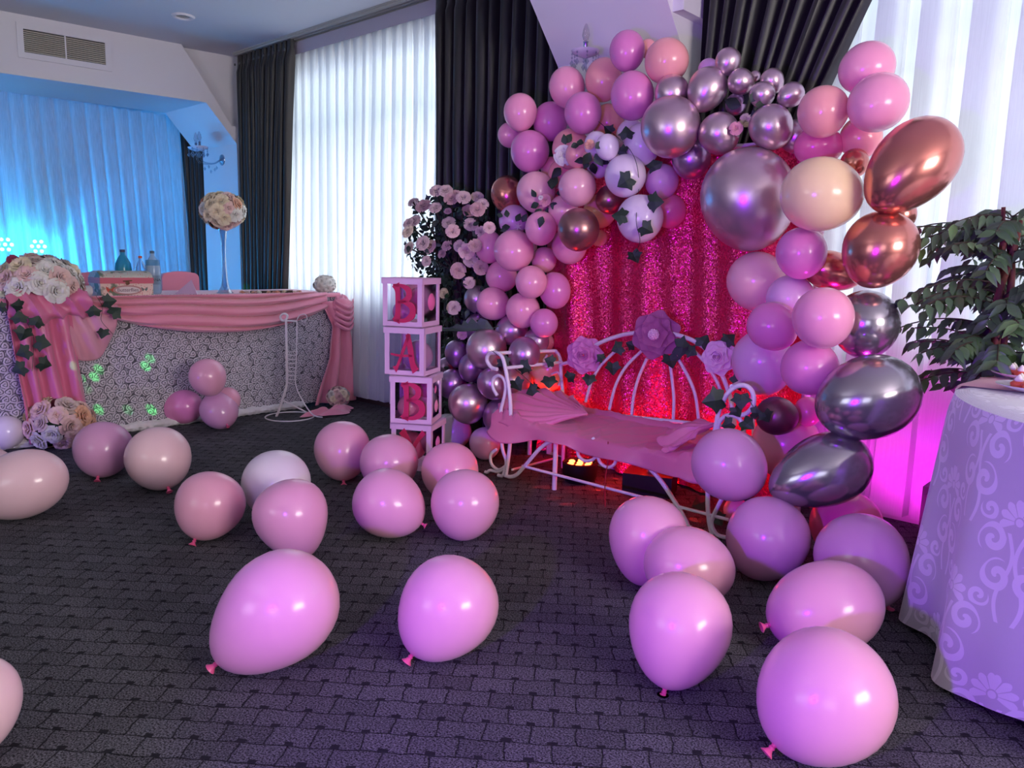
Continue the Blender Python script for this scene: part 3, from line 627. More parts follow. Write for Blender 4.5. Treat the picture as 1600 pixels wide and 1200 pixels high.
AB = [
 # ---- white and lilac at the foot beside the box tower
 (699, 670, 24, 24, 90, 0, 0, 'white', 'F', 0, 'white lilac balloon at the right foot of the box tower, rear one of two'),
 (710, 674, 27, 27, 90, 0, 0, 'white', 'F', 0, 'white lilac balloon at the right foot of the box tower, front one of two'),
 (758, 693, 26, 25, 90, .05, 0, 'lilac', 'F', 0, 'lilac pink balloon wrapped with a thin ribbon under the chrome cluster'),
 # ---- plum chrome cluster, left foot
 (815, 668, 19, 18, 90, .05, 0, 'hot', 3.45, 0, 'red lit balloon in the shade under the left end of the bench'),
 (858, 578, 33, 30, 90, .05, 0, 'peach', 3.62, 0, 'orange glowing peach balloon behind the left arm of the bench'),
 (850, 535, 16, 16, 90, 0, 0, 'pink', 3.6, 0, 'small pink balloon behind the chrome cluster beside the sequin cloth'),
 (838, 533, 21, 20, 90, 0, 0, 'plum', A, 0, 'rosy purple chrome balloon directly under the pink cluster by the sequin cloth'),
 (743, 607, 14, 14, 90, 0, 0, 'plum', A, 0, 'purple chrome balloon sliver deep in the middle of the chrome cluster'),
 (746, 468, 22, 21, 90, .05, 0, 'mauve', A, 0, 'uppermost purple chrome balloon left of the pink cluster'),
 (748, 513, 24, 23, 90, 0, 0, 'plum', A, 0, 'purple chrome balloon behind the split dark leaf'),
 (698, 573, 15, 15, 90, 0, 0, 'plum', A, 0, 'small purple chrome balloon at the left rim of the cluster by the box tower'),
 (799, 516, 26, 24, 160, .05, 0, 'plum', A, 0, 'purple chrome balloon tucked below the lowest pink balloons'),
 (714, 553, 22, 19, 80, .05, 0, 'plum', 3.3, 0, 'purple chrome balloon at the upper left of the cluster below the split leaf'),
 (819, 553, 27, 25, 90, 0, 0, 'plum', A, 0, 'purple chrome balloon above the rail of the bench arm'),
 (797, 600, 34, 33, 90, .05, 0, 'mauve', A, 0, 'large shiny purple chrome balloon seen through the bench arm'),
 (783, 652, 30, 29, 90, .05, 0, 'plum', 3.35, 0, 'purple chrome balloon low behind the left bench post'),
 (770, 600, 26, 24, 60, .05, 0, 'plum', 3.35, 0, 'purple chrome balloon left of the bench arm scroll'),
 (706, 600, 24, 22, 120, .05, 0, 'plum', 3.25, 0, 'purple chrome balloon at the left rim nearest the third letter box'),
 (737, 574, 24, 21, 110, .05, 0, 'plum', 3.3, 0, 'purple chrome balloon in the middle of the cluster under its largest upper one'),
 (760, 546, 33, 32, 90, .03, 25, 'mauve', 3.35, 0, 'large purple chrome balloon with a nipple mark, under the split leaf'),
 (731, 631, 32, 31, 90, .05, 0, 'mauve', 3.2, 0, 'largest low purple chrome balloon above the white pair'),
 # ---- pink cluster, lower left
 (850, 505, 23, 22, 90, 0, 0, 'orchid', 3.5, 0, 'lowest pink balloon of the left cluster, beside the sequin cloth'),
 (850, 406, 20, 20, 90, 0, 0, 'pink', 3.5, 0, 'pink balloon set back under the dimpled large one, left column'),
 (890, 384, 29, 28, 90, .03, 0, 'pink', 3.5, 0, 'pink balloon glowing red below, under the copper ball'),
 (867, 454, 29, 25, 80, .03, 0, 'orchid', 3.45, 0, 'magenta pink oval balloon at the right of the left column, against the sequin cloth'),
 (784, 432, 25, 25, 30, .05, 0, 'pink', 3.45, 0, 'pink balloon at the left of the column, half under the dimpled large one'),
 (771, 475, 27, 26, 30, .05, 0, 'pink', 3.42, 0, 'pink balloon at the lower left of the column, above the chrome cluster'),
 (817, 485, 28, 27, 90, .04, 0, 'pink', 3.4, 0, 'pink balloon hanging front and centre at the bottom of the left column'),
 (830, 441, 26, 25, 90, .03, 20, 'pink', 3.38, 0, 'small round pink balloon at the centre of the left column'),
 (764, 386, 26, 22, 90, .02, 0, 'pink', 3.4, 0, 'pink balloon at the left rim next to the rose tree'),
 (793, 305, 31, 26, 80, .05, 0, 'copper', 3.45, 0, 'copper chrome balloon at the outer left of the arch above the rose tree'),
 (803, 345, 25, 24, 90, .02, 0, 'lilac', 3.42, 0, 'lilac pink balloon behind the white lily spray'),
 (803, 392, 33, 32, 90, .03, 30, 'pink', 3.3, 0, 'large pink balloon with a dimple mark, left column beside the rose tree'),
 # ---- pinks and salmons, upper left
 (797, 211, 20, 20, 90, 0, 0, 'pink', 3.42, 0, 'pink balloon at the far upper left, half under a rounder pink one'),
 (860, 190, 31, 28, 95, .04, 0, 'orchid', 3.5, 0, 'magenta pink balloon set back between the upper left balloons'),
 (860, 262, 17, 16, 90, 0, 0, 'salmon', 3.5, 0, 'salmon balloon sliver under the magenta upper left balloon'),
 (878, 272, 24, 22, 90, 0, 0, 'salmon', 3.5, 0, 'salmon balloon set back left of the round blush one'),
 (936, 372, 13, 13, 90, 0, 0, 'salmon', 3.55, 0, 'small pink balloon sliver right of the bronze ball'),
 (937, 330, 27, 26, 90, 0, 0, 'peach', 3.55, 0, 'peach balloon glowing behind the bronze ball'),
 (950, 190, 28, 26, 90, 0, 0, 'peach', 3.55, 0, 'peach balloon above the small white ones'),
 (1046, 330, 27, 26, 90, 0, 0, 'hot', 3.55, 0, 'deep pink balloon hanging behind the lowest white balloon'),
 (1012, 76, 15, 15, 90, 0, 0, 'salmon', 3.55, 0, 'salmon sliver between the two highest balloons of the left crest'),
 (1034, 284, 28, 27, 90, .03, 0, 'lilac', 3.5, 0, 'lilac balloon lit violet right of the ivy strand'),
 (943, 125, 35, 30, 95, .05, 0, 'salmon', 3.5, 0, 'salmon pink balloon below the crystal sconce'),
 (886, 137, 33, 29, 80, .05, 0, 'pink', 3.45, 0, 'pink balloon left under the crystal sconce'),
 (892, 233, 32, 30, 90, .04, 0, 'salmon', 3.45, 0, 'salmon balloon carrying the white rose spray'),
 (828, 237, 33, 31, 90, .04, 0, 'orchid', 3.4, 0, 'magenta pink balloon at the left shoulder of the arch'),
 (813, 176, 30, 27, 90, .05, 0, 'pink', 3.38, 0, 'round pink balloon at the upper left tip of the arch'),
 (911, 177, 33, 30, 85, .04, 0, 'orchid', 3.35, 0, 'magenta balloon with a dimple low on it, upper left of the arch'),
 (903, 242, 22, 20, 90, .03, 0, 'salmon', 3.38, 0, 'small salmon balloon between the two flower sprays'),
 (880, 330, 25, 24, 90, .03, 0, 'blush', 3.4, 0, 'blush balloon half hidden behind the bronze ball'),
 (838, 301, 33, 31, 70, .05, 0, 'blush', 3.35, 0, 'blush pink balloon beside the copper one at the outer left'),
 (902, 293, 30, 30, 90, .03, 0, 'blush', 3.3, 0, 'round blush balloon above the bronze ball'),
 (845, 357, 27, 25, 90, .04, 0, 'pink', 3.33, 0, 'pink balloon left of the bronze ball'),
 (953, 312, 23, 23, 90, 0, 0, 'bronze', 3.45, 0, 'small bronze chrome balloon behind the white balloons'),
 (904, 359, 34, 33, 90, .03, 0, 'bronze', 3.25, 0, 'bronze chrome ball at the inner edge of the left arch'),
 (986, 213, 27, 24, 90, .03, 0, 'white', 3.5, 0, 'pale lilac white balloon behind the ivy top leaf'),
 (1003, 226, 34, 29, 80, .03, 0, 'white', 3.45, 0, 'white balloon left of the big silver chrome one'),
 (935, 259, 20, 19, 90, .03, 0, 'white', 3.42, 0, 'white balloon below the small white pair'),
 (932, 227, 22, 20, 90, .03, 0, 'white', 3.45, 0, 'small white balloon with a flower bud on it, left of two'),
 (949, 230, 21, 19, 85, .03, 0, 'white', 3.32, 0, 'small bright white balloon in front, right of two'),
 (977, 275, 34, 33, 90, .03, 0, 'white', 3.38, 0, 'large white lilac balloon crossed by the ivy strand, upper of two'),
 (1000, 342, 38, 37, 90, .04, 0, 'white', 3.35, 0, 'large white lilac balloon crossed by the ivy strand, lower of two'),
 (1041, 96, 36, 36, 125, .05, 0, 'salmon', 3.4, 0, 'salmon balloon at the crest beside the white column edge'),
 (980, 80, 33, 29, 90, .03, 0, 'orchid', 3.4, 0, 'magenta pink balloon at the highest point of the left crest'),
 (988, 150, 39, 35, 88, .04, 0, 'orchid', 3.35, 0, 'large magenta pink balloon at the crest left of the chrome group'),
 # ---- silver mauve chrome, top
 (1050, 145, 29, 28, 90, 0, 0, 'mauve', 3.5, 0, 'mauve chrome balloon half hidden behind the big front chrome one'),
 (1107, 108, 17, 17, 90, 0, 0, 'lilac', 3.5, 0, 'pink sliver of a balloon behind the top chrome balloons'),
 (1150, 163, 18, 17, 90, 0, 0, 'plum', 3.5, 0, 'dark plum balloon deep behind the leaf sprig at the top'),
 (1180, 119, 9, 9, 90, 0, 0, 'mauve', 3.5, 0, 'tiny mauve balloon between the small chrome ones at the top'),
 (1243, 213, 27, 26, 90, 0, 0, 'mauve', 3.5, 0, 'dusky rose balloon behind the chrome ones left of the salmon balloon'),
 (1080, 248, 33, 31, 90, .04, 0, 'plum', 3.45, 0, 'violet glowing chrome balloon under the arch top, above the sequin cloth'),
 (1137, 97, 23, 21, 110, .1, 0, 'mauve', 3.42, 0, 'topmost small mauve chrome balloon against the dark curtain'),
 (1207, 127, 21, 19, 60, .1, 0, 'mauve', 3.45, 0, 'small mauve chrome balloon, upper one of the trio against the dark curtain'),
 (1158, 128, 22, 21, 30, .08, 0, 'mauve', 3.4, 0, 'small mauve chrome balloon below the topmost one'),
 (1235, 149, 23, 20, 150, .12, 0, 'mauve', 3.4, 0, 'small mauve chrome balloon, rightmost of the trio against the dark curtain'),
 (1191, 148, 21, 21, 90, .05, 0, 'mauve', 3.38, 0, 'small mauve chrome balloon, front one of the trio against the dark curtain'),
 (1104, 141, 37, 32, 115, .12, 0, 'mauve', 3.38, 0, 'egg-shaped mauve chrome balloon above the big front chrome one'),
 (1124, 209, 34, 33, 60, .05, 0, 'mauve', 3.35, 0, 'mauve chrome balloon with a pink blossom on its right side'),
 (1205, 199, 37, 35, 60, .06, 0, 'mauve', 3.35, 0, 'mauve chrome balloon above the giant one, under the small trio'),
 (1048, 199, 50, 48, 90, .03, 28, 'mauve', 3.3, 0, 'big mauve chrome balloon with a nipple mark at the inner top of the arch'),
 (1169, 312, 83, 75, 80, .05, 0, 'mauve', 3.35, 0, 'giant mauve chrome balloon with a small cyan reflection'),
 # ---- right shoulder
 (1345, 215, 35, 34, 90, 0, 0, 'salmon', 3.5, 0, 'salmon balloon set back behind the tilted copper one'),
 (1335, 255, 24, 23, 90, 0, 0, 'copper', 3.5, 0, 'small copper balloon sliver left of the tilted copper one'),
 (1354, 107, 46, 43, 160, .03, 0, 'pink', 3.4, 0, 'highest pink balloon at the right tip of the arch'),
 (1279, 229, 40, 33, 0, .02, 0, 'hot', 3.42, 0, 'deep pink balloon under the salmon one at the right shoulder'),
 (1286, 175, 42, 41, 100, .04, 0, 'salmon', 3.35, 0, 'salmon balloon at the right shoulder right of the chrome trio'),
 (1371, 161, 53, 48, 145, .05, 30, 'pink', 3.3, 0, 'lilac pink balloon with a darker dimple, below the highest pink one'),
 (1405, 335, 29, 27, 90, 0, 0, 'copper', 3.4, 0, 'copper balloon sliver below the tilted copper one'),
 (1302, 424, 48, 32, 15, .1, 0, 'copper', 3.4, 0, 'magenta lit copper balloon lying behind the big copper one'),
 (1183, 441, 49, 46, 60, .06, 0, 'blush', 3.4, 0, 'peachy blush balloon at the inner right, in front of the sequin cloth edge'),
 (1423, 261, 92, 66, 132, .12, 0, 'copper', 3.2, 0, 'giant tilted copper chrome balloon at the right shoulder'),
 (1236, 468, 40, 38, 60, .05, 0, 'lilac', 3.32, 0, 'lilac balloon above the pink trio at the right'),
 (1252, 396, 42, 40, 90, .04, 0, 'orchid', 3.25, 0, 'orchid pink balloon below the cream one'),
 (1374, 391, 65, 59, 115, .08, 0, 'copper', 3.2, 0, 'big copper chrome balloon left of the ficus'),
 (1284, 304, 66, 60, 8, .05, 0, 'cream', 3.15, 0, 'cream beige balloon beside the giant mauve one'),
 # ---- right leg
 (1262, 643, 24, 22, 90, 0, 0, 'hot', 3.35, 0, 'deep magenta balloon sliver beside the dark wine balloon'),
 (1228, 695, 56, 53, 90, .03, 0, 'pink', 3.4, 0, 'magenta glowing pink balloon behind the tilted silver one'),
 (1192, 567, 53, 48, 80, .05, 0, 'lilac', 3.35, 0, 'pale lilac balloon behind the pink trio, above the wine one'),
 (1352, 507, 56, 53, 90, .04, 0, 'silver', 3.25, 0, 'silver chrome balloon beside the ficus, upper of three'),
 (1214, 650, 34, 31, 10, .03, 0, 'dark', 3.2, 0, 'dark wine chrome balloon over the right bench arm'),
 (1207, 511, 41, 38, 40, .05, 0, 'orchid', 3.15, 0, 'magenta pink balloon, left one of the trio on the right leg'),
 (1266, 575, 46, 45, 30, .05, 0, 'orchid', 3.1, 0, 'magenta pink balloon, lowest one of the trio on the right leg'),
 (1286, 497, 50, 48, 90, .03, 0, 'pink', 3.0, 0, 'pink balloon, right and front one of the trio on the right leg'),
 (1355, 622, 85, 69, 160, .06, 0, 'silver', 3.1, 0, 'large silver chrome balloon jutting right, middle of three'),
 (1280, 738, 86, 59, 158, .2, 0, 'silver', 2.95, 0, 'tilted teardrop silver purple balloon at the foot of the arch'),
 (1140, 727, 61, 57, 40, .05, 0, 'flilac', 2.85, 0, 'pale lilac balloon covering the right end of the bench'),
]
for r in AB: make_balloon(r, 'balloons of the arch')
# ------------------------------------------------------------------ shared leaf, rose and letter meshes
def mesh_of(mb, name, mats, smooth=True, uvs=None):
    me = bpy.data.meshes.new(name); me.from_pydata([tuple(v) for v in mb.v], [], mb.f)
    for m in (mats if isinstance(mats, (list, tuple)) else [mats]): me.materials.append(m)
    for p, k in zip(me.polygons, mb.m): p.use_smooth = smooth; p.material_index = k
    return me
def ivy_leaf_mesh(matl):
    pts = [(0, -.02), (.18, -.14), (.46, -.24), (.58, .0), (.56, .14), (.84, .36), (.56, .5), (.44, .6), (.24, .86), (0, 1.1), (-.24, .86), (-.44, .6), (-.56, .5), (-.84, .36), (-.56, .14), (-.58, .0), (-.46, -.24), (-.18, -.14)]
    m = MB(); top = [(x, y-.2, -.22*abs(x)+.05*sin(y*4)) for x, y in pts]; c = (0, .18, .04)
    n = len(top); m.add(top+[c], [(i, (i+1) % n, n) for i in range(n)])
    m.add([(x, y, z-.02) for x, y, z in top]+[(0, .18, .02)], [((i+1) % n, i, n) for i in range(n)])
    return mesh_of(m, 'ivy_leaf', matl, False)
def oval_leaf_mesh(matl, w=.26, tip=1.15, fold=.35, droop=.25):
    m = MB(); st = [(0, .02), (.18, .6), (.42, 1), (.68, .72), (.88, .3), (1.0, .04)]
    vs = []
    for t, k in st:
        z = -droop*t*t; vs += [(-w*k, t*tip, z-0+fold*w*k), (0, t*tip, z), (w*k, t*tip, z+fold*w*k)]
    fs = []
    for i in range(len(st)-1): fs += [(3*i, 3*i+1, 3*i+4, 3*i+3), (3*i+1, 3*i+2, 3*i+5, 3*i+4)]
    m.add(vs, fs); return mesh_of(m, 'oval_leaf', matl, True)
def rose_mesh(matl, seed=0, n_out=3, frill=.12):
    """many-petalled rose of radius 1, opening along +Z"""
    rnd = random.Random(seed); m = MB()
    layers = [(3, .16, .55, .05), (4, .32, .62, .25), (5, .52, .58, .5), (6, .74, .46, .8), (6, .95, .26, 1.15)][:n_out+2]
    for li, (k, R, H, open_) in enumerate(layers):
        for j in range(k):
            a0 = 2*pi*j/k+li*1.1+rnd.uniform(-.15, .15); wid = 2*pi/k*.68
            def fn(u, v, a0=a0, wid=wid, R=R, H=H, o=open_, q=rnd.random()*6):
                a = a0+(u-.5)*2*wid*(.55+.45*v)*(1-.35*max(0, v-.7)/.3*abs(u-.5)*2)
                r = R*(.35+.65*v)+.10*o*v*v+.02*sin(u*9+q)
                z = -.25+(H+.25)*(sin(v*pi/2))-o*.16*v*v*v-.1*(abs(u-.5)*2)**2*v+frill*.3*sin(u*11+q)*v
                if v > .95: r += .05*o+.03
                return (r*cos(a), r*sin(a), z)
            m.grid(fn, 5, 4)
    m.ball((0, 0, .1), .14, 8, 6, (1, 1, 2.6))
    return mesh_of(m, 'rose', matl)
RLEAFW = None
def petal_mat(name, rgb): return clothmat('petal_'+name, rgb, .6, .3, weave=300)
PT = dict(white=petal_mat('white', (236, 228, 220)), cream=petal_mat('cream', (240, 220, 188)), blush=petal_mat('blush', (238, 196, 190)), pink=petal_mat('pink', (226, 150, 165)),
          peach=petal_mat('peach', (240, 178, 146)), rose=petal_mat('dusty_rose', (205, 160, 158)), dusk=petal_mat('pale_dusty', (216, 186, 180)), wine=petal_mat('wine', (150, 40, 80)))
ROSE = {k: [rose_mesh(v, s) for s in (1, 2)] for k, v in PT.items()}
IVY = ivy_leaf_mesh(LEAFD); RLEAFW = oval_leaf_mesh(LEAFD, .36, 1, .3, .3); RLEAF = oval_leaf_mesh(LEAFR, .3, 1, .3, .3); FLEAF = [oval_leaf_mesh(LEAFF, .2, 1, .4, .35), oval_leaf_mesh(LEAFF2, .21, 1, .3, .2), oval_leaf_mesh(LEAFF, .27, 1, .15, .1)]
rnd = random.Random(11)
def put_rose(t, p, n, r, c): return inst('rose', ROSE[c][rnd.randrange(2)], t, p, basis(n, rnd.random()*6), r)
def put_leaf(t, p, n, s, me=None, roll=None, name='leaf'): return inst(name, me or RLEAF, t, p, basis(n, rnd.random()*6.3 if roll is None else roll), s)
def tocam(p): return (CP-Vector(p)).normalized()
RT = CM @ Vector((1, 0, 0)); UPV = Vector((0, 0, 1)); FW = Vector((-sin(radians(42)), cos(radians(42)), 0))
RH = Vector((cos(radians(42)), sin(radians(42)), 0))
def px2m(p): return (Vector(p)-CP).dot(CM @ Vector((0, 0, -1)))/F     # metres per pixel at p
def surf(x, y, lift=.012, back=3.5):
    """point on the nearest balloon of the arch along a sight line"""
    d = ray(x, y).normalized(); best = None
    for c, r in placed:
        v = c-CP; b = v.dot(d); q = b*b-v.dot(v)+r*r
        if q > 0:
            s = b-sqrt(q)
            if best is None or s < best: best = s
    if best is None: best = (back-CP.y)/d.y
    return CP+d*(best-lift)
def leaf_facing(t, p, s, ang, me, name='leaf', tilt=.35):
    n = (tocam(p)+Vector((rnd.uniform(-tilt, tilt), rnd.uniform(-tilt, tilt), rnd.uniform(-tilt, tilt)))).normalized()
    # local Y points along image direction ang
    a = radians(ang); y = CM @ Vector((cos(a), sin(a), 0)); y = (y-n*y.dot(n)).normalized(); x = y.cross(n)
    return inst(name, me, t, p, Matrix((x, y, n)).transposed(), s)
def strip(name, pts, r, matl, parent, n=6): return MB().tube(pts, r, n).build(name, matl, parent)

def ivy_strand(label, leaves, stem, pos, s, cat='ivy strand'):
    p0 = pos(*stem[0]); t = empty('ivy_strand', p0, label, cat)
    MB().tube(spline([pos(*q) for q in stem], 5), .0016, 5).build('stem', LEAFD, t)
    for (x, y, a, k) in leaves: leaf_facing(t, pos(x, y)+tocam(pos(x, y))*.012, s*k, a, IVY)
    return t
# ---- on the arch
ivy_strand('ivy strand trailing down over the white balloons of the arch', [(979, 211, 95, 1), (975, 237, 175, .9), (1019, 262, 25, 1.25), (981, 281, 215, 1.3), (1019, 315, -5, 1.25), (973, 337, 170, 1.2), (1007, 356, -30, 1.1), (990, 398, -70, 1.1), (953, 205, 140, .9)],
           [(935, 190), (962, 212), (985, 235), (996, 262), (998, 300), (994, 345), (1000, 376), (993, 395)], lambda x, y: surf(x, y, .028, 3.45), .052)
def spray(label, p, blossoms, leaves, ls=.03, fm=None):
    t = empty('flower_spray', surf(*p), label, 'flower spray')
    for (x, y, r, c) in blossoms:
        q = surf(x, y, .036); put_rose(t, q, tocam(q)+Vector((rnd.uniform(-.3, .3), 0, rnd.uniform(-.3, .3))), r*1.4, c)
    for (x, y, a, k) in leaves: leaf_facing(t, surf(x, y, .030), ls*k*2.0, a, RLEAFW)
    return t
spray('white silk rose with dark leaves pinned on a salmon balloon, left arch', (882, 246), [(881, 243, .034, 'white')], [(884, 224, 60, 1), (892, 230, 20, .8), (876, 262, 230, 1.2), (884, 226, 100, .9)])
spray('peach bud with grey green leaves pinned on the small white balloons', (925, 235), [(921, 226, .016, 'peach'), (915, 243, .011, 'peach')], [(912, 224, 160, .8), (922, 238, 250, 1.2), (930, 240, 300, 1.2), (936, 247, 330, 1), (914, 248, 200, .9), (926, 254, 270, 1.1), (930, 232, 40, .9), (920, 252, 230, .8)])
spray('small pink silk rose with dark leaves on a blush balloon, left arch', (853, 312), [(851, 313, .022, 'pink'), (845, 309, .009, 'white')], [(862, 296, 80, 1.5), (869, 302, 10, 1.1), (838, 308, 120, .8), (846, 326, 230, 1), (855, 324, 280, 1.1), (860, 318, 330, 1), (848, 338, 250, 1), (842, 318, 200, .9)])
lt = spray('white lily with small leaves draped on the lilac balloon beside the rose tree', (810, 352), [], [(786, 338, 160, .8), (793, 340, 100, .9), (806, 346, 60, 1), (797, 354, 190, 1), (816, 347, 60, 1), (792, 357, 200, .8), (819, 358, -60, .9)], .026)
q = surf(809, 354, .04)
lm = MB()
for j in range(6):
    a = j*pi/3
    lm.add([(0, 0, 0), (.25*cos(a-.3), .25*sin(a-.3), .1), (cos(a), sin(a), .25), (.25*cos(a+.3), .25*sin(a+.3), .1), (.5*cos(a), .5*sin(a), .05)], [(0, 1, 4), (1, 2, 4), (2, 3, 4), (3, 0, 4)])
LILY = mesh_of(lm, 'lily', PT['white']); inst('lily', LILY, lt, q, basis(tocam(q), .4), .03)
spray('leaf sprig with a yellow and a pink blossom between the top chrome balloons', (1165, 182), [(1166, 188, .02, 'cream'), (1150, 201, .019, 'pink'), (1157, 193, .01, 'pink')], [(1158, 165, 170, 1.3), (1167, 163, 120, 1.2), (1176, 172, 300, 1.4), (1173, 160, 60, .9), (1180, 164, 0, .9)], .032)
# split leaf
c = surf(725, 508, .02, 3.2); t = empty('split_leaf', c, 'dark split tropical leaf tucked into the top of the purple chrome cluster', 'leaf')
m = MB(); n_ = 9
U = (CM @ Vector((1, .06, 0))); V = (CM @ Vector((0, 1, 0))); s_ = px2m(c)
up = [(-42, -2), (-20, -3), (-12, 3), (-4, 0), (0, 8), (6, 2), (12, 11), (20, 3), (26, 10), (36, 6), (42, -2), (46, -8)]
lo = [(-42, -6), (-20, -9), (0, -10), (20, -10), (30, -7), (46, -10)]
pl = [c+U*(a*s_)+V*(b*s_)-FW*.02*sin(a*.05) for a, b in up+lo[::-1]]
m.prism(pl, FW*.002); m.build('leaf_blade', LEAFD, t, smooth=False)
strip('stem', [c+U*(44*s_)-V*(8*s_), c+U*(60*s_)-V*(3*s_)+FW*.03], .0025, LEAFD, t)

# ------------------------------------------------------------------ sequin backdrop
def seqfn(u, v):
    x = -3.02+u*1.62; z = .02+v*1.75
    f = .035*sin(u*23+1.8*sin(v*2.1+u*3))+.012*sin(u*61+v*3.2)+.03*ynoise(u*6, v*2)
    return Vector((x+.03*sin(v*3+u*2)*(1-v)-.05*(1-v)*(1-u), 3.60+f*(1.1-.3*v)+.05*(1-v), z))
g = MB().grid(seqfn, 220, 60); nu = 221
o = g.build('sequin_backdrop', SEQ, loc=(-2.2, 3.60, .02), uvs=[((i % nu)/220*1.62, (i//nu)/60*1.75) for i in range(len(g.v))])
tag(o, 'hot pink sequin cloth hanging in folds inside the balloon arch', 'backdrop')
m = MB().tube([(-3.08, 3.59, 1.78), (-1.36, 3.59, 1.78)], .012, 8); 
t = empty('backdrop_stand', (-3.08, 3.66, 0), 'white pole stand that carries the pink sequin cloth', 'stand')
m.build('crossbar', WMETAL, t); MB().tube([(-3.08, 3.6, 0), (-3.08, 3.6, 1.8)], .014, 8).build('post', WMETAL, t); MB().tube([(-1.36, 3.6, 0), (-1.36, 3.6, 1.8)], .014, 8).build('post', WMETAL, t)

# ------------------------------------------------------------------ white scrollwork bench
YA, YC = 3.08, 3.5
t = empty('bench', (-2.1, 3.25, 0), 'white scrollwork metal bench with a fan back inside the balloon arch', 'bench')
def P(l, y): return [atY(a, b, y) for a, b in l]
def tb(name, l, y, r=.011, closed=False, k=6): 
    pts = spline(P(l, y), k, closed) if len(l) > 2 else P(l, y)
    for p in pts: p.z = max(p.z, r+.001)
    return MB().tube(pts, r, 8, closed).build(name, WMETAL, t)
# left arm, front frame with two scrolls and the two uprights
tb('scroll', [(777, 577), (768, 574), (761, 563), (764, 553), (775, 551), (784, 557), (789, 572), (794, 600), (797, 625), (798, 655), (797, 690), (794, 718), (790, 745)], YA)
tb('scroll', [(777, 618), (770, 605), (771, 592), (779, 587), (787, 592), (790, 604), (788, 620), (783, 640), (782, 665), (785, 700), (791, 722), (787, 740), (778, 752)], YA, .010)
tb('scroll', [(776, 702), (767, 710), (768, 725), (779, 734), (790, 728)], YA, .009)
tb('scroll', [(758, 744), (765, 735), (777, 737), (788, 733)], YA, .009)
lt_, lb_ = atY(770, 552, YA), atY(868, 548, YC)
MB().tube([lt_, lb_], .010, 8).build('arm_rail', WMETAL, t)
MB().tube([atY(790, 575, YA), atY(878, 566, YC)], .010, 8).build('arm_rail', WMETAL, t)
tb('post', [(868, 548), (875, 560), (877, 590), (880, 625), (882, 680)], YC)
tb('scroll', [(855, 555), (850, 562), (853, 572), (862, 575)], YC, .008)
tb('scroll', [(862, 585), (872, 582), (876, 592), (873, 602)], YC, .008)
# fan back
tb('back_rail', [(878, 569), (888, 566), (905, 556), (935, 537), (960, 527), (985, 521), (1020, 517), (1060, 524), (1090, 536), (1112, 555), (1130, 590), (1142, 625), (1148, 665)], YC, .012)
for l in ([(961, 549), (938, 572), (924, 597), (915, 628)], [(1003, 548), (978, 573), (962, 602), (952, 640)], [(1011, 560), (998, 590), (990, 620), (987, 648)],
          [(1047, 568), (1051, 600), (1053, 625), (1052, 655)], [(1057, 556), (1076, 590), (1087, 620), (1092, 660)], [(1077, 541), (1098, 562), (1108, 575), (1122, 600), (1132, 630)]):
    tb('rib', l, YC, .009)
tb('seat_rail', [(875, 640), (1148, 668)], YC, .010)
# right arm
tb('scroll', [(1118, 668), (1124, 640), (1136, 616), (1150, 604), (1166, 603), (1176, 614), (1177, 632), (1168, 645), (1154, 649), (1143, 645)], YA)
tb('scroll', [(1122, 672), (1124, 660), (1134, 650), (1148, 650), (1158, 658), (1162, 672), (1158, 690)], YA, .010)
tb('post', [(1118, 668), (1112, 700), (1107, 750), (1106, 790), (1110, 825), (1116, 838)], YA)
tb('scroll', [(1158, 690), (1150, 740), (1130, 775), (1115, 806), (1112, 820), (1120, 835), (1135, 840)], YA, .010)
ra = atY(1143, 604, YA); rb = atY(1172, 590, YC)
MB().tube([ra, rb], .010, 8).build('arm_rail', WMETAL, t)
tb('post', [(1172, 590), (1176, 620), (1178, 700), (1180, 730)], YC, .010)
# front brace arcs, centre scrolls and stretchers
tb('brace', [(900, 680), (875, 683), (848, 697), (825, 722), (808, 741), (796, 745), (788, 741)], YA)
tb('brace', [(972, 701), (1000, 718), (1030, 748), (1055, 785), (1072, 815), (1080, 838)], YA)
tb('scroll', [(903, 700), (904, 712), (914, 720), (926, 718), (933, 708), (932, 695), (926, 684)], YA, .009)
tb('scroll', [(963, 715), (960, 725), (950, 730), (939, 724), (934, 712), (935, 698), (940, 690)], YA, .009)
tb('stretcher', [(816, 728), (1138, 812)], YA, .008)
MB().tube([atY(800, 734, YA), atY(868, 716, YC)], .007, 8).build('stretcher', WMETAL, t)
m = MB(); p = atY(869, 675, YA+.04); m.tube([(p.x, p.y, .33), (p.x, p.y, .001)], .013, 10).build('leg', WMETAL, t)
for px in (882, 1165): p = atY(px, 650, YC); MB().tube([(p.x, p.y, .4), (p.x, p.y, .001)], .011, 8).build('leg', WMETAL, t)
x0 = atY(782, 650, YA).x; x1 = atY(1150, 690, YA).x
MB().box((x0+.02, YA, .30), (x1-.02, YC-.01, .318)).build('seat', WMETAL, t, smooth=False)
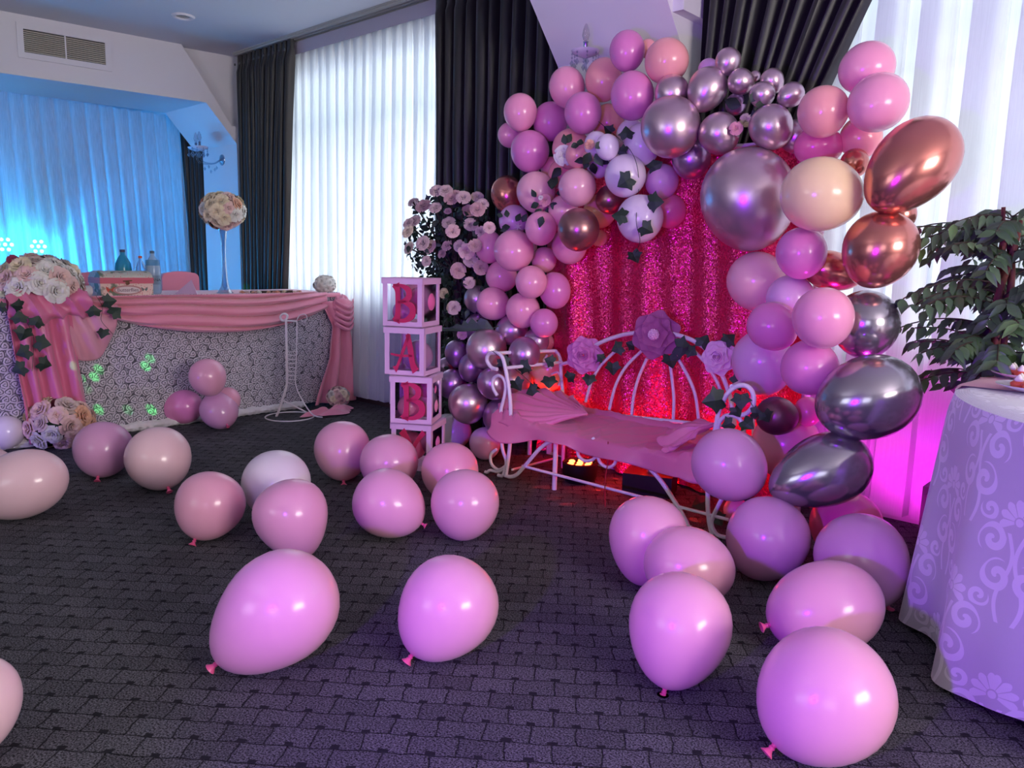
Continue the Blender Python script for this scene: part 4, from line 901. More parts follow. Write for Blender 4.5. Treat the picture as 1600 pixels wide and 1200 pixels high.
# satin cover
def seatfn(u, v):
    x = x0-.05+(x1-x0+.1)*u; n1 = ynoise(x*4, v*3); bunchL = math.exp(-((u-.07)/.11)**2); bunchR = math.exp(-((u-.86)/.08)**2)
    ev = (v-.22)/.78
    if v < .22:   # hanging front flap
        k = (.22-v)/.22; h = .035+.05*abs(sin(u*7+.6))+.02*sin(u*19)+.05*bunchR
        y = YA-.018-.02*k*(1+sin(u*25)); z = .328-h*k
        y -= .03*bunchL*k
    else:
        y = YA-.015+(YC-YA+.0)*ev; z = .328+.012*abs(n1)+.03*ev+.010*(1-abs(sin(x*9+ev*2.5+3*n1)))**3+.006*(1-abs(sin(x*23-ev*6+4*n1)))**3
        z += .05*bunchL*(.6+.6*abs(sin(x*42+ev*7+3*n1)))+.03*bunchR*abs(sin(x*40-ev*9))*(1-ev)
        if v > .98: z += .03
    x += .02*bunchL*sin(v*17)+.015*bunchR*sin(v*21)
    return Vector((x, y, z))
o = MB().grid(seatfn, 150, 46).build('seat_cloth', SATIN, loc=(-2.1, 3.25, .33)); tag(o, 'crumpled pink satin cloth spread over the bench seat', 'cloth')
o.modifiers.new('s', 'SOLIDIFY').thickness = .003
# ruffled bunches lying at both ends
def fan(label, G, outer, h, n, seed):
    """cloth gathered at G and spreading in radiating folds to the outer line"""
    G = Vector(G); out = spline(outer, 10)
    def fn(u, v):
        q = u*(len(out)-1); a = int(q); b = min(len(out)-1, a+1); e = out[a].lerp(out[b], q-a); w = v**.8
        p = G.lerp(e, w); ph = u*n*pi+.5*sin(v*4+seed)+.9*ynoise(u*4+seed, v*2); rid = abs(sin(ph))**.8
        bul = h*(.35+.65*sin(pi*min(1, .12+v*.8)))*(.35+.65*rid)
        return p+Vector((.012*sin(ph*2), -.25*bul, bul))+Vector((0, 0, .012*sin(v*9+seed)*v))
    o = MB().grid(fn, 130, 30).build('satin_bunch', SATIN, loc=G); tag(o, label, 'cloth'); o.modifiers.new('s', 'SOLIDIFY').thickness = .003
fan('gathered ruffle of pink satin at the left end of the bench seat', atY(905, 655, YA+.1)+Vector((0, .06, 0)), [atY(812, 686, YA-.02), atY(795, 672, YA-.03), atY(772, 655, YA), atY(782, 634, YA+.1), atY(800, 618, YA+.18), atY(835, 612, YC-.15), atY(872, 616, YC-.05), atY(900, 628, YC-.02)], .045, 9, 1)
fan('twisted knot of pink satin hanging over the right front of the bench', atY(1118, 668, YA+.1), [atY(1085, 664, YC-.2), atY(1055, 676, YA+.15), atY(1030, 690, YA+.02), atY(1038, 712, YA-.03), atY(1052, 703, YA-.03), atY(1080, 690, YA)], .035, 6, 4)
# ivy on the bench
ivy_strand('ivy strand wound along the left arm of the bench', [(786, 564, -60, 1), (817, 573, -20, 1.1), (806, 598, -60, 1.1), (835, 610, 200, 1.1), (858, 593, -90, 1.1), (862, 565, 160, .9), (889, 590, 30, .9), (848, 625, -50, .8)],
           [(765, 545), (790, 565), (815, 585), (835, 605), (852, 630)], lambda x, y: atY(x, y, YA+(x-770)/120*.4-.03), .056)
ivy_strand('ivy strand on the bench back between the left and middle paper flowers', [(968, 543, 200, 1), (988, 540, 160, .8), (957, 572, -90, 1.1), (921, 590, -100, 1), (940, 560, 140, .7)],
           [(915, 580), (940, 560), (965, 545), (1000, 538)], lambda x, y: atY(x, y, YC-.03), .055)
ivy_strand('ivy strand on the bench back below and right of the middle paper flower', [(1062, 542, -10, 1.3), (1047, 560, -80, 1.1), (1098, 537, 60, 1), (1137, 532, 40, .9), (1078, 548, -30, .8), (1150, 598, 20, 1)],
           [(1040, 560), (1065, 545), (1100, 538), (1135, 535), (1150, 590)], lambda x, y: atY(x, y, YC-.03), .058)
ivy_strand('ivy strand twisted round the right arm scroll of the bench', [(1122, 625, 190, 1.4), (1158, 622, -90, 1), (1150, 640, -60, .8), (1165, 660, -40, .9), (1140, 662, 200, .8), (1178, 645, 0, .7), (1196, 648, -60, .8)],
           [(1110, 610), (1130, 635), (1150, 640), (1160, 615), (1180, 640)], lambda x, y: atY(x, y, YA-.02), .056)
ivy_strand('single ivy sprig on the carpet behind the right bench foot', [(1098, 785, 200, 1.1), (1120, 808, -60, .9)], [(1090, 770), (1105, 790), (1125, 810)], lambda x, y: atZ(x, y, .03), .06)

# paper flowers on the bench back
def paper_flower(label, x, y, Rpx, matl, cmat, seed, style, dirn):
    c = atY(x, y, YC-.06); R = Rpx*px2m(c); n = Vector(dirn).normalized(); B = basis(n, seed)
    t = empty('paper_flower', c+n*-.03, label, 'paper flower')
    rows = [(6, 1.0, .15, 0), (6, .78, .32, .5), (5, .55, .5, .2)] if style == 0 else [(7, 1.0, .12, 0), (6, .82, .3, .4), (6, .62, .5, .8), (5, .44, .66, .1)]
    for li, (k, rr, tilt, ph) in enumerate(rows):
        pm = MB()
        def fn(u, v):
            w = .52*rr*(sin(pi*min(1, .16+v*.72))**.6)*(1 if v < .99 else .8)
            x_ = (u*2-1)*w; r = rr*(.1+.9*v)-.12*rr*(u*2-1)**2*v
            return (x_, r, tilt*r*.9-.16*v*v*rr+.12*(abs(u*2-1)**2)*rr-.25+li*.1)
        pm.grid(fn, 6, 5); me = mesh_of(pm, 'paper_petal', matl)
        for j in range(k): inst('petal', me, t, c, B @ Matrix.Rotation(ph+2*pi*j/k, 3, 'Z'), R)
    m = MB()
    if style == 0:
        m.ball(c+n*R*.18, R*.2, 12, 8)
        for j in range(60):
            a = j*2.4; r = R*.2; zz = 1-j/60; q = sqrt(max(0, 1-zz*zz)); m.ball(c+n*R*.18+B @ Vector((cos(a)*q*r, sin(a)*q*r, zz*r)), R*.035, 5, 4)
        m.build('centre', cmat, t)
    else:
        for j in range(3):
            m2 = lambda u, v, j=j: c+B @ Vector(((.09+.09*j+.02*u)*R*cos(u*5.6+j), (.09+.09*j+.02*u)*R*sin(u*5.6+j), R*(.05+.35*v-.04*j)))
            m.grid(m2, 20, 2)
        m.build('rolled_centre', matl, t)
    return t
PF1 = clothmat('orchid_paper', (222, 128, 188), .7, .2); PF2 = clothmat('mauve_paper', (176, 88, 142), .7, .2); PF3 = clothmat('pale_pink_paper', (244, 196, 224), .7, .2)
paper_flower('orchid pink rolled paper rose at the left of the bench back', 912, 555, 31, PF1, PF1, .3, 1, (.45, -1, .1))
paper_flower('big mauve paper flower with a pale beaded centre at the top of the bench back', 1023, 523, 40, PF2, PF3, .9, 0, (.35, -1, .1))
paper_flower('pale pink paper flower glowing magenta at the right of the bench back', 1122, 558, 30, PF3, PF3, 1.6, 1, (.15, -1, .15))
m = MB()
p = atY(950, 690, YA-.02)
o = MB().tube(spline([p, p+Vector((.004, 0, -.1)), p+Vector((-.004, -.005, -.2)), Vector((p.x, p.y, .006))], 5), .0025, 6).build('ribbon', mat('red_cord', (170, 40, 60), .5), loc=p)
tag(o, 'thin red cord hanging from the front of the bench seat to the carpet', 'cord')
c = atY(940, 702, YA-.01); o = MB().box(c-Vector((.012, 0, .035)), c+Vector((.012, .001, .02))).build('price_tag', PAINT, loc=c, smooth=False); tag(o, 'small white paper tag hanging under the bench seat beside the cord', 'tag')

# ------------------------------------------------------------------ lights on the floor under the bench
REDL = emis('red_led', (255, 45, 25), 9); ORL = emis('orange_led', (255, 90, 40), 12)
c = atZ(905, 752); t = empty('led_par_light', c, 'black round stage light with glowing red lamps on the carpet under the bench', 'stage light')
MB().lathe([(0, .002), (.08, .002), (.095, .03), (.098, .11), (.09, .115), (.085, .105), (0, .1)], c, 24).build('housing', BLACKP, t)
for k in range(7):
    a = k*pi/3; r = 0 if k == 6 else .055
    MB().lathe([(.017, .1), (.017, .109), (.01, .113), (0, .114)], c+Vector((r*cos(a), r*sin(a), 0)), 10).build('lamp', ORL, t)
c = atZ(1015, 768); t = empty('effect_light', c, 'black disco light with red lenses on its half dome under the bench', 'stage light')
b_ = MB().box(c+Vector((-.13, -.09, .0)), c+Vector((.13, .09, .11)), radians(20), c); b_.build('base', BLACKP, t, smooth=False)
MB().tube([c+Vector((0, 0, .11)), c+Vector((0, 0, .15))], .022, 12).build('neck', GREY, t)
dc = c+Vector((0, 0, .27)); R_ = .13
MB().lathe([(R_*sin(a), R_*.9*-cos(a)) for a in [i*pi/2/8 for i in range(9)]]+[(R_, .015), (0, .02)], dc, 28).build('dome', BLACKP, t)
for ring, (al, k) in enumerate(((.35, 6), (.8, 11), (1.25, 14))):
    for j in range(k):
        a = 2*pi*j/k+ring*.3; d = Vector((sin(al)*cos(a), sin(al)*sin(a), -cos(al)))
        MB().lathe([(.014, -.004), (.014, .004), (.008, .008), (0, .009)], dc+Vector((d.x*R_, d.y*R_, d.z*R_*.9)), 8, axis=d).build('lens', REDL, t)
for i, (x, y) in enumerate(((890, 787), (850, 762), (932, 766), (962, 748), (1058, 775), (1086, 812), (1062, 760), (868, 778), (1000, 790))):
    tg = atZ(x, y, 0); spot('disco_beam', dc+(tg-dc).normalized()*.15, tg, (1, .03, .02), 14, 7, .3, .003)
"""carried by the laser outside the picture"""
for (x, y, e) in ((125, 589, 1), (146, 587, 1), (153, 575, .8), (153, 638, 1), (198, 638, .5), (235, 638, 1.5), (226, 570, 1.3), (233, 558, .8), (135, 606, .2)):
    tg = atX(x, y, -5.36); spot('green_laser_dot', (-3.2, .3, 2.5), tg, (.02, 1, .15), 520*e, .75*e**.5, .6, .001)
tg = atY(385, 453, 3.8); spot('green_laser_dot', (-3.2, .3, 2.5), tg, (.02, 1, .15), 350, 1.3, .8, .001)

# ------------------------------------------------------------------ letter box tower
BOXM = clothmat('pale_lilac_card', (236, 190, 224), .5, .1, weave=40); LET = mat('deep_pink_letter', (206, 30, 92), .5)
def letter_mb(ch, O, X, Z, Nn, s, w):
    """strokes on the box face: O lower-left origin, X right, Z up, Nn outward"""
    m = MB()
    def stroke(pts, ws, k=6):
        pts2 = spline([Vector((a, b, 0)) for a, b in pts], k) if len(pts) > 2 else [Vector((a, b, 0)) for a, b in pts]
        n = len(pts2); vs = []
        for i, p in enumerate(pts2):
            d = (pts2[min(n-1, i+1)]-pts2[max(0, i-1)]).normalized(); q = Vector((-d.y, d.x, 0))
            f = i/(n-1)*(len(ws)-1); a = int(f); wd = ws[a]+(ws[min(a+1, len(ws)-1)]-ws[a])*(f-a)
            for sgn in (-1, 1):
                r = p+q*sgn*wd/2
                for z in (0, .006): vs.append(O+X*(r.x*s)+Z*(r.y*s)+Nn*(z+.001))
        fs = []
        for i in range(n-1):
            a = 4*i; b = a+4; fs += [(a, b, b+2, a+2), (a+1, a+3, b+3, b+1), (a, a+1, b+1, b), (a+2, b+2, b+3, a+3)]
        fs += [(0, 2, 3, 1), (4*n-4, 4*n-3, 4*n-1, 4*n-2)]
        m.add(vs, fs)
    if ch == 'B':
        stroke([(.2, -.02), (.27, .2), (.27, .8), (.2, 1.02)], [.3, .17, .17, .3]); stroke([(.1, 1.0), (.42, .98), (.66, .86), (.66, .66), (.42, .54), (.27, .53)], [.05, .1, .19, .19, .1, .07])
        stroke([(.27, .53), (.5, .53), (.78, .42), (.8, .18), (.52, .02), (.12, .01)], [.06, .1, .2, .22, .12, .06])
    elif ch == 'A':
        stroke([(.08, .0), (.2, .12), (.42, .6), (.62, 1.02)], [.22, .09, .1, .12]); stroke([(.56, 1.02), (.66, .6), (.74, .2), (.86, -.02)], [.14, .2, .19, .26]); stroke([(-.06, .44), (.3, .40), (.72, .42)], [.05, .07, .06])
    else:
        stroke([(.1, 1.0), (.3, .75), (.48, .45)], [.26, .18, .16]); stroke([(.9, 1.0), (.68, .75), (.48, .45)], [.18, .12, .14]); stroke([(.48, .5), (.48, .2), (.48, 0)], [.18, .17, .3])
    return m
nb = atZ(673, 738); BW = .242; BHH = .268
specs = [(28, 'Y', 0, 'lowest letter box of the tower, mostly hidden behind pink balloons'), (34, 'B', .001, 'lilac letter box with a deep pink B, third from the top'),
         (25, 'A', -.014, 'lilac letter box with a deep pink A, second from the top'), (24, 'B', -.018, 'lilac letter box with a deep pink B, topmost of the tower')]
for bi, (yaw, ch, dx, label) in enumerate(specs):
    X = Vector((cos(radians(yaw)), sin(radians(yaw)), 0)); Yv = Vector((-X.y, X.x, 0)); Z = Vector((0, 0, 1))
    z0 = bi*(BHH+.008)+.001; NC = Vector((nb.x, nb.y, 0))+RH*dx*3      # near (right front) corner
    O = NC-X*BW+Z*z0; t = empty('letter_box', O+X*BW/2+Yv*BW/2, label, 'letter box')
    def bar(mb, a, b, c_, d, e, f_):
        vs = [O+X*x+Yv*y+Z*z for x in (a, b) for y in (c_, d) for z in (e, f_)]
        mb.add(vs, [(0, 1, 3, 2), (4, 6, 7, 5), (0, 4, 5, 1), (2, 3, 7, 6), (0, 2, 6, 4), (1, 5, 7, 3)])
    k = .028; th = .004; H_ = BHH
    m = MB()
    for y in (0, BW-th):
        bar(m, 0, k, y, y+th, 0, H_); bar(m, BW-k, BW, y, y+th, 0, H_); bar(m, k, BW-k, y, y+th, 0, k); bar(m, k, BW-k, y, y+th, H_-k*1.1, H_)
    for x in (0, BW-th):
        bar(m, x, x+th, th, k, 0, H_); bar(m, x, x+th, BW-k, BW-th, 0, H_); bar(m, x, x+th, k, BW-k, 0, k); bar(m, x, x+th, k, BW-k, H_-k*1.1, H_)
    bar(m, 0, BW, 0, BW, 0, th); m.build('frame', BOXM, t, smooth=False)
    m = MB(); e = .006
    for y in (-e, BW+e-th): bar(m, -e, BW+e, y, y+th, H_-.03, H_+.003)
    for x in (-e, BW+e-th): bar(m, x, x+th, -e, BW+e, H_-.03, H_+.003)
    bar(m, -e, BW+e, -e, k, H_, H_+.004); bar(m, -e, BW+e, BW-k, BW+e, H_, H_+.004); bar(m, -e, k, k, BW-k, H_, H_+.004); bar(m, BW-k, BW+e, k, BW-k, H_, H_+.004)
    m.build('lid', BOXM, t, smooth=False)
    for nm, a in (('front', (k, BW-k, th*1.2, th*1.5, k, H_-k)), ('side', (BW-th*1.5, BW-th*1.2, k, BW-k, k, H_-k)), ('back', (k, BW-k, BW-th*1.5, BW-th*1.2, k, H_-k)), ('left', (th*1.2, th*1.5, k, BW-k, k, H_-k))):
        m = MB(); bar(m, *a); m.f = m.f[{'front': 2, 'side': 1, 'back': 2, 'left': 1}[nm]:][:1]; m.m = [0]; m.build('film_window', FILM, t, smooth=False)
    lm = letter_mb(ch, O+X*(k+.022)+Z*(k+.004), X*.84, Z, -Yv, BHH-2*k-.012, 0)
    o = lm.build('letter', LET, t, smooth=False); tag(o, 'deep pink letter %s' % ch)
    inn = {0: [(.09, .1, .12, .085, 'hot'), (.18, .13, .15, .07, 'orchid')], 1: [(.085, .09, .085, .07, 'salmon'), (.18, .13, .09, .07, 'pink'), (.1, .16, .19, .055, 'pink'), (.19, .11, .19, .055, 'hot')],
           2: [(.145, .14, .1, .09, 'lilac')], 3: [(.08, .1, .08, .065, 'orchid'), (.175, .14, .14, .082, 'hot'), (.10, .18, .19, .055, 'pink')]}[bi]
    for j, (x, y, z, r, cc) in enumerate(inn):
        q = O+X*x+Yv*y+Z*z; vs, fs = balloon_local(r, r*.97, .05, 20, 12); m = MB(); m.add([q+v for v in vs], fs)
        o = m.build('balloon', L[cc], loc=q)
        tag(o, '%s balloon inside the %s, %s' % ({'hot': 'deep pink', 'orchid': 'magenta pink', 'salmon': 'salmon', 'pink': 'pink', 'lilac': 'lilac'}[cc], ['lowest letter box', 'third letter box with B', 'letter box with A', 'topmost letter box with B'][bi], ['lower left', 'lower right' if bi == 1 else 'right', 'rear upper', 'upper right'][j]), 'balloon', 'balloons inside the letter boxes')
# ------------------------------------------------------------------ head table
TX = -5.38; TZ = .915
t = empty('banquet_table', (-5.75, 2.2, 0), 'long head table in front of the stage under a rosette skirt', 'table')
MB().box((-6.12, .55, TZ-.03), (TX-.005, 3.76, TZ)).build('tabletop', PAINT, t, smooth=False)
for x in (-6.08, -5.45):
    for y in (.65, 3.68): MB().box((x-.02, y-.02, 0), (x+.02, y+.02, TZ-.03)).build('leg', GREY, t, smooth=False)
# rosette skirt
def hash2(i, j):
    v = sin(i*127.1+j*311.7)*43758.5453; w = sin(i*269.5+j*183.3)*43758.5453; return v-math.floor(v), w-math.floor(w)
PIT = .054
def rosette(y, z):
    gy, gz = y/PIT, z/(PIT*.87); j0 = math.floor(gz); best = (9, 0, 0, 0)
    for dj in (-1, 0, 1):
        j = j0+dj; off = .5*(j % 2); i0 = math.floor(gy-off)
        for di in (-1, 0, 1, 2):
            i = i0+di; a, b = hash2(i, j); cx = (i+off+.3*(a-.5)+.0); cz = j+.5+.3*(b-.5)
            dx = gy-cx; dz = (gz-cz)*.87; d = dx*dx+dz*dz
            if d < best[0]: best = (d, dx, dz, a)
    d, dx, dz, a = best; r = sqrt(d); th = atan2(dz, dx)
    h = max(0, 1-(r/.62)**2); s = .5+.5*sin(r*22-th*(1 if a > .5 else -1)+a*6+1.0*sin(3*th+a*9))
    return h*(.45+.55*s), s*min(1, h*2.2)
NY, NZ = 700, 215; y0_, y1_ = .9, 3.78
vs = []; cols = []
for j in range(NZ+1):
    z = .03+(TZ-.02)*j/NZ
    for i in range(NY+1):
        y = y0_+(y1_-y0_)*i/NY; h, s = rosette(y, z)
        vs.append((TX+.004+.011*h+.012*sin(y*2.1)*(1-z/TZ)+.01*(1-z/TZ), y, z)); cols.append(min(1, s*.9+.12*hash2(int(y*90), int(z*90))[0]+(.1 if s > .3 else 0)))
m = MB(); q = NY+1
m.add(vs, [(j*q+i, j*q+i+1, (j+1)*q+i+1, (j+1)*q+i) for j in range(NZ) for i in range(NY)])
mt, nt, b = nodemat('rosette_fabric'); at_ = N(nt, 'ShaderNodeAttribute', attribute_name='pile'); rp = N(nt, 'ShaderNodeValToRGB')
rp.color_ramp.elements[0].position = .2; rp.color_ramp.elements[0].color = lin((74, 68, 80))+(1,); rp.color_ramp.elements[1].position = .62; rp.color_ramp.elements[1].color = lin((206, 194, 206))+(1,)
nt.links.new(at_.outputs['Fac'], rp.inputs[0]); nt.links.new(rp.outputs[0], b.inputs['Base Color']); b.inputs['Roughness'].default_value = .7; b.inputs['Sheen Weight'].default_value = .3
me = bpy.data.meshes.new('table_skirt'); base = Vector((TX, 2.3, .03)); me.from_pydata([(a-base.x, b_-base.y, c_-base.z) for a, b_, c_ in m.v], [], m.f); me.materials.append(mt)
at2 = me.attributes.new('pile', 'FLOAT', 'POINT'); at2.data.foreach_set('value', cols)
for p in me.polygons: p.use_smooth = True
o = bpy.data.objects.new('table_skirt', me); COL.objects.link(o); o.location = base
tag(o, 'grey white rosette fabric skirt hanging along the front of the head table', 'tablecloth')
def fur(u, v):
    y = y0_+(3.4-y0_)*u; a = v*2*pi; r = .028+.009*ynoise(y*40, v*9)+.008*ynoise(y*13, v*3)
    return Vector((TX+.04+.012*sin(y*2.1)+r*cos(a)*1.3, y, .03+r*sin(a)))
MB().grid(fur, 420, 14).build('fur_trim', clothmat('white_fur', (225, 215, 222), .9, .6, weave=200), o, loc=base)
# the skirt's return on the right end
def ret(u, v):
    x = TX-.02-.7*u; z = .03+(TZ-.04)*v; h, s = rosette(x+9, z); return Vector((x, 3.775+.012*h, z))
m = MB().grid(ret, 60, 80); 
m.build('end_panel', mat('rosette_plain', (190, 180, 192), .7, bump=.6, bscale=40), o, loc=base)
# top cloth and front swag
def topfn(u, v):
    y = .6+3.2*u; k = v*.9
    x = -6.11+(.73+.022)*min(1, k/.8) ; z = TZ+.004+.001*sin(u*40)
    if k > .8: z -= (k-.8)*.35; x += .004
    return Vector((x, y, z))
o = MB().grid(topfn, 60, 16).build('tablecloth', SWAG, loc=(-5.7, 2.2, TZ)); tag(o, 'pink tablecloth lying over the top of the head table', 'tablecloth')
def swag_low(y):
    # lower edge height read along the table, sagging between two gather points
    k = (y-1.9)/(3.62-1.9); return TZ-.05-.215*(max(0, 1-(2*(k*.86+.05)-1)**2))**.8
def swagfn(u, v):
    y = 1.86+(3.64-1.86)*u; lo = swag_low(y); hi = TZ+.012; z = hi+(lo-hi)*v
    s = sin(pi*u)
    f = .5+.5*sin(v*(9+3*sin(u*2.6))+2.2*u+1.5*sin(u*4)); f2 = .5+.5*sin(v*21+3*u+1)
    ph = v*(3.2+1.3*s)+.9*u+.35*sin(u*7)+.25*sin(v*5); fr = ph % 1
    x = TX+.03+.05*s*(v**.7)+(.035+.03*s)*sin(pi*fr)**.55+.010*f2**2
    if v > .93: x -= (v-.93)*.5
    return Vector((x, y, z-.012*(1-v)*sin(u*pi)*0))
o = MB().grid(swagfn, 160, 110).build('swag', SWAG, loc=(TX, 2.8, TZ)); tag(o, 'long pink chiffon swag draped along the front edge of the head table', 'drapery'); o.modifiers.new('s', 'SOLIDIFY').thickness = .003
def fall(name, label, matl, edgeL, edgeR, X, z1, z0, nf, amp, seed, nv=50):
    """cloth falling from a gathered knot; edges give Y at height fraction (0 top)"""
    def fn(u, v):
        a = edgeL(v); b = edgeR(v); y = a+(b-a)*u; z = z1+(z0-z1)*v
        k = .35+.65*min(1, v*2.2)
        f = sin(u*nf*2*pi+seed+1.5*sin(v*2.2+seed)+.8*sin(u*5)); f = (abs(f)**.8)*(1 if f > 0 else -1)
        return Vector((X+.03+amp*k*f+.012*ynoise(u*8+seed, v*4)+.03*v, y, z))
    o = MB().grid(fn, 90, nv).build(name, matl, loc=(X, (edgeL(1)+edgeR(1))/2, z0)); tag(o, label, 'drapery'); o.modifiers.new('s', 'SOLIDIFY').thickness = .003; return o
def Yat(x, y): return atX(x, y, TX+.06).y
yl0, yr0, yl1, yr1 = Yat(8, 480), Yat(110, 480), Yat(42, 690), Yat(140, 660)
fall('satin_drape', 'deep pink satin drape falling from the bow at the left of the head table', SATIN, lambda v: yl0+(yl1-yl0)*v+.0, lambda v: yr0+(yr1-yr0)*v, TX+.03, TZ, .03, 3.5, .035, 1.2)
# pale side puff hanging right of the bow
ya, yb_, yc_ = Yat(100, 480), Yat(182, 470), Yat(150, 560)
def puff(u, v):
    y = ya+(yb_-ya)*u; lo = Yat(0, 0) if False else 0
    zl = atX(0+100+80*u, 569-58*max(0, (u-.35)/.65)**3-10*(1-u), TX).z
    z = TZ+(zl-TZ)*v
    return Vector((TX+.03+.05*sin(pi*v)*(.5+.5*u)+.016*sin((u*1.1-v*.65)*16)*(1-.3*v), y-.02*v*sin(u*3), z))
o = MB().grid(puff, 50, 40).build('satin_puff', SATIN_L, loc=(TX, ya, .6)); tag(o, 'pale pink satin puff hanging right of the deep pink bow on the head table', 'drapery'); o.modifiers.new('s', 'SOLIDIFY').thickness = .003
# bow on the left: knot collar
def bowfn(u, v):
    y = Yat(8, 470)+(Yat(137, 470)-Yat(8, 470))*u; a = (v-.5)*pi*1.15
    k = .034+.045*abs(sin(u*3.6+.5))+.02*(u > .55)*sin((u-.55)*7)+.018*(1-abs(sin(u*13+v*5)))**2
    z = TZ-.045+k*sin(a)*(1.15)+.012*sin(u*9)-.02*sin(pi*min(1, u/.55))*(u < .55)*(1-v)*2
    x = TX+.05+k*1.1*cos(a)+.009*sin(u*30+v*9)+.012*sin(v*14+u*6)
    return Vector((x, y, z))
o = MB().grid(bowfn, 90, 36).build('satin_bow', SATIN, loc=(TX, 1.5, TZ)); tag(o, 'knotted deep pink satin bow along the table edge below the bouquet', 'drapery'); o.modifiers.new('s', 'SOLIDIFY').thickness = .003
# right end knot and fall
def Yr(x, y): return atX(x, y, TX+.04).y
def eL(v): xs = [(0, 500), (.25, 516), (.55, 508), (.8, 494), (1, 484)]; return Yr(interp(xs, v), 480+v*150)
def eR(v): xs = [(0, 552), (.25, 550), (.55, 551), (.8, 552), (1, 553)]; return Yr(interp(xs, v), 480+v*150)
def interp(xs, v):
    for (a, p), (b, q) in zip(xs, xs[1:]):
        if v <= b: return p+(q-p)*(v-a)/(b-a)
    return xs[-1][1]
fall('chiffon_drape', 'pink chiffon drape falling to the floor at the right end of the head table', SWAG, eL, eR, TX+.03, TZ-.06, .02, 2.6, .03, 2.3)
kc = atX(534, 483, TX+.07)
def knot(u, v):
    a = u*2*pi; b = v*pi; r = .1+.012*sin(a*3+b*5)+.008*sin(b*11+a*2)
    d = Vector((sin(b)*cos(a)*.7, sin(b)*sin(a)*.88, cos(b)*1.05)); return kc+d*r
m = MB().grid(knot, 60, 40)
for k in range(5):
    f = lambda u, v, k=k: kc+Vector((.035+.055*sin(pi*u)+.014*cos(v*2*pi), -.09+.18*u, .07-.045*k-.05*sin(pi*u)+.016*sin(v*2*pi)))
    m.grid(f, 24, 8)
o = m.build('chiffon_knot', SWAG, loc=kc); tag(o, 'puffed pink chiffon knot on the right front corner of the head table', 'drapery')
pc = atZ(520, 640, .03)
def pool(u, v):
    a = u*2*pi; r = .16*v*(1+.25*sin(a*3+1)+.1*sin(a*7)); return Vector((pc.x-.0+r*.55*cos(a)+.02, pc.y-.03+r*1.35*sin(a), .012+.035*sin(pi*v)*(1+.4*sin(a*5+v*4))))
o = MB().grid(pool, 60, 14).build('chiffon_pool', SWAG, loc=pc); tag(o, 'end of the pink chiffon pooled on the carpet around the rose ball', 'drapery')

# ---- flowers: helper for balls and mounds of roses
def rose_mound(name, label, cat, c, R, n, r, colours, up=(0, 0, 1), half=False, squash=1, leaves=0, leafs=.05, core=None, seed=1, vis=True):
    global rnd
    rnd = random.Random(seed); c = Vector(c); t = empty(name, c, label, cat); k = 0
    MB().ball(c, R*.74, 14, 10, (1, 1, squash)).build('core', core or LEAFR, t)
    for i in range(n):
        z = 1-(i+.5)*(1.05 if half else 2)/n; a = i*2.39996+seed; q = sqrt(max(0, 1-z*z)); d = Vector((q*cos(a), q*sin(a), z*squash))
        dd = d.normalized()
        put_rose(t, c+d*(R-r*.2+rnd.uniform(-.1, .1)*r), dd+Vector((rnd.uniform(-.2, .2), rnd.uniform(-.2, .2), rnd.uniform(-.1, .2))), r*rnd.uniform(.85, 1.15), colours[rnd.randrange(len(colours))])
    for i in range(leaves):
        z = rnd.uniform(-.15 if half else -1, .9); a = rnd.uniform(0, 6.28); q = sqrt(1-z*z); d = Vector((q*cos(a), q*sin(a), z*squash))
        put_leaf(t, c+d*R*.8, d+Vector((rnd.uniform(-.8, .8), rnd.uniform(-.8, .8), .5)), leafs)
    return t
c = atX(60, 440, TX-.1); c.z = TZ+.05
rose_mound('rose_bouquet', 'large white and blush rose bouquet on the left end of the head table', 'bouquet', (c.x, c.y+.0, c.z), .235, 34, .062, ['white', 'white', 'blush', 'cream', 'blush', 'white', 'dusk'], half=True, squash=.85, leaves=26, leafs=.07, seed=5)
t = bpy.data.objects['rose_bouquet']
for (x, y, r, cc) in ((20, 406, .03, 'wine'), (62, 414, .035, 'wine'), (73, 410, .026, 'wine'), (104, 452, .045, 'peach'), (110, 424, .05, 'cream'), (8, 456, .05, 'white')):
    p = atX(x, y, TX-.05); put_rose(t, p, tocam(p)+Vector((0, 0, .5)), r, cc)
c = atZ(90, 664, .12)
rose_mound('rose_bouquet', 'round bouquet of blush, peach and white roses on the carpet before the satin drape', 'bouquet', (c.x+.04, c.y, .135), .19, 34, .056, ['blush', 'peach', 'white', 'cream', 'blush', 'dusk'], squash=.8, leaves=20, leafs=.06, seed=8)
# tall glass vase with a ball of roses
vb = atX(352, 464, -5.50); vb.z = TZ+.005; ty = atX(347, 352, -5.50).z
t = empty('tall_vase', vb, 'tall slim clear glass trumpet vase on the head table before the blue column', 'vase')
Hh = ty-vb.z
MB().lathe([(0, .004), (.062, .004), (.05, .012), (.03, .05), (.02, .12), (.014, .3*Hh+.1), (.013, .5*Hh), (.018, .75*Hh), (.03, .95*Hh), (.042, Hh), (.040, Hh), (.028, .94*Hh), (.015, .75*Hh), (.010, .5*Hh), (.011, .3*Hh+.1), (.015, .12), (.02, .06), (0, .02)], vb, 24).build('glass', CRYST, t)
fc = atX(348, 329, -5.50)
rose_mound('rose_ball', 'ball of cream, white and peach roses on top of the tall glass vase', 'bouquet', fc, .155, 40, .045, ['cream', 'white', 'blush', 'peach', 'cream', 'white'], squash=.78, leaves=16, leafs=.05, seed=3)
c = atX(508, 451, -5.48); rose_mound('rose_ball', 'white rose ball lying on the right end of the head table', 'bouquet', (c.x, c.y, TZ+.068), .085, 40, .026, ['white'], squash=.85, core=PT['white'], seed=4)
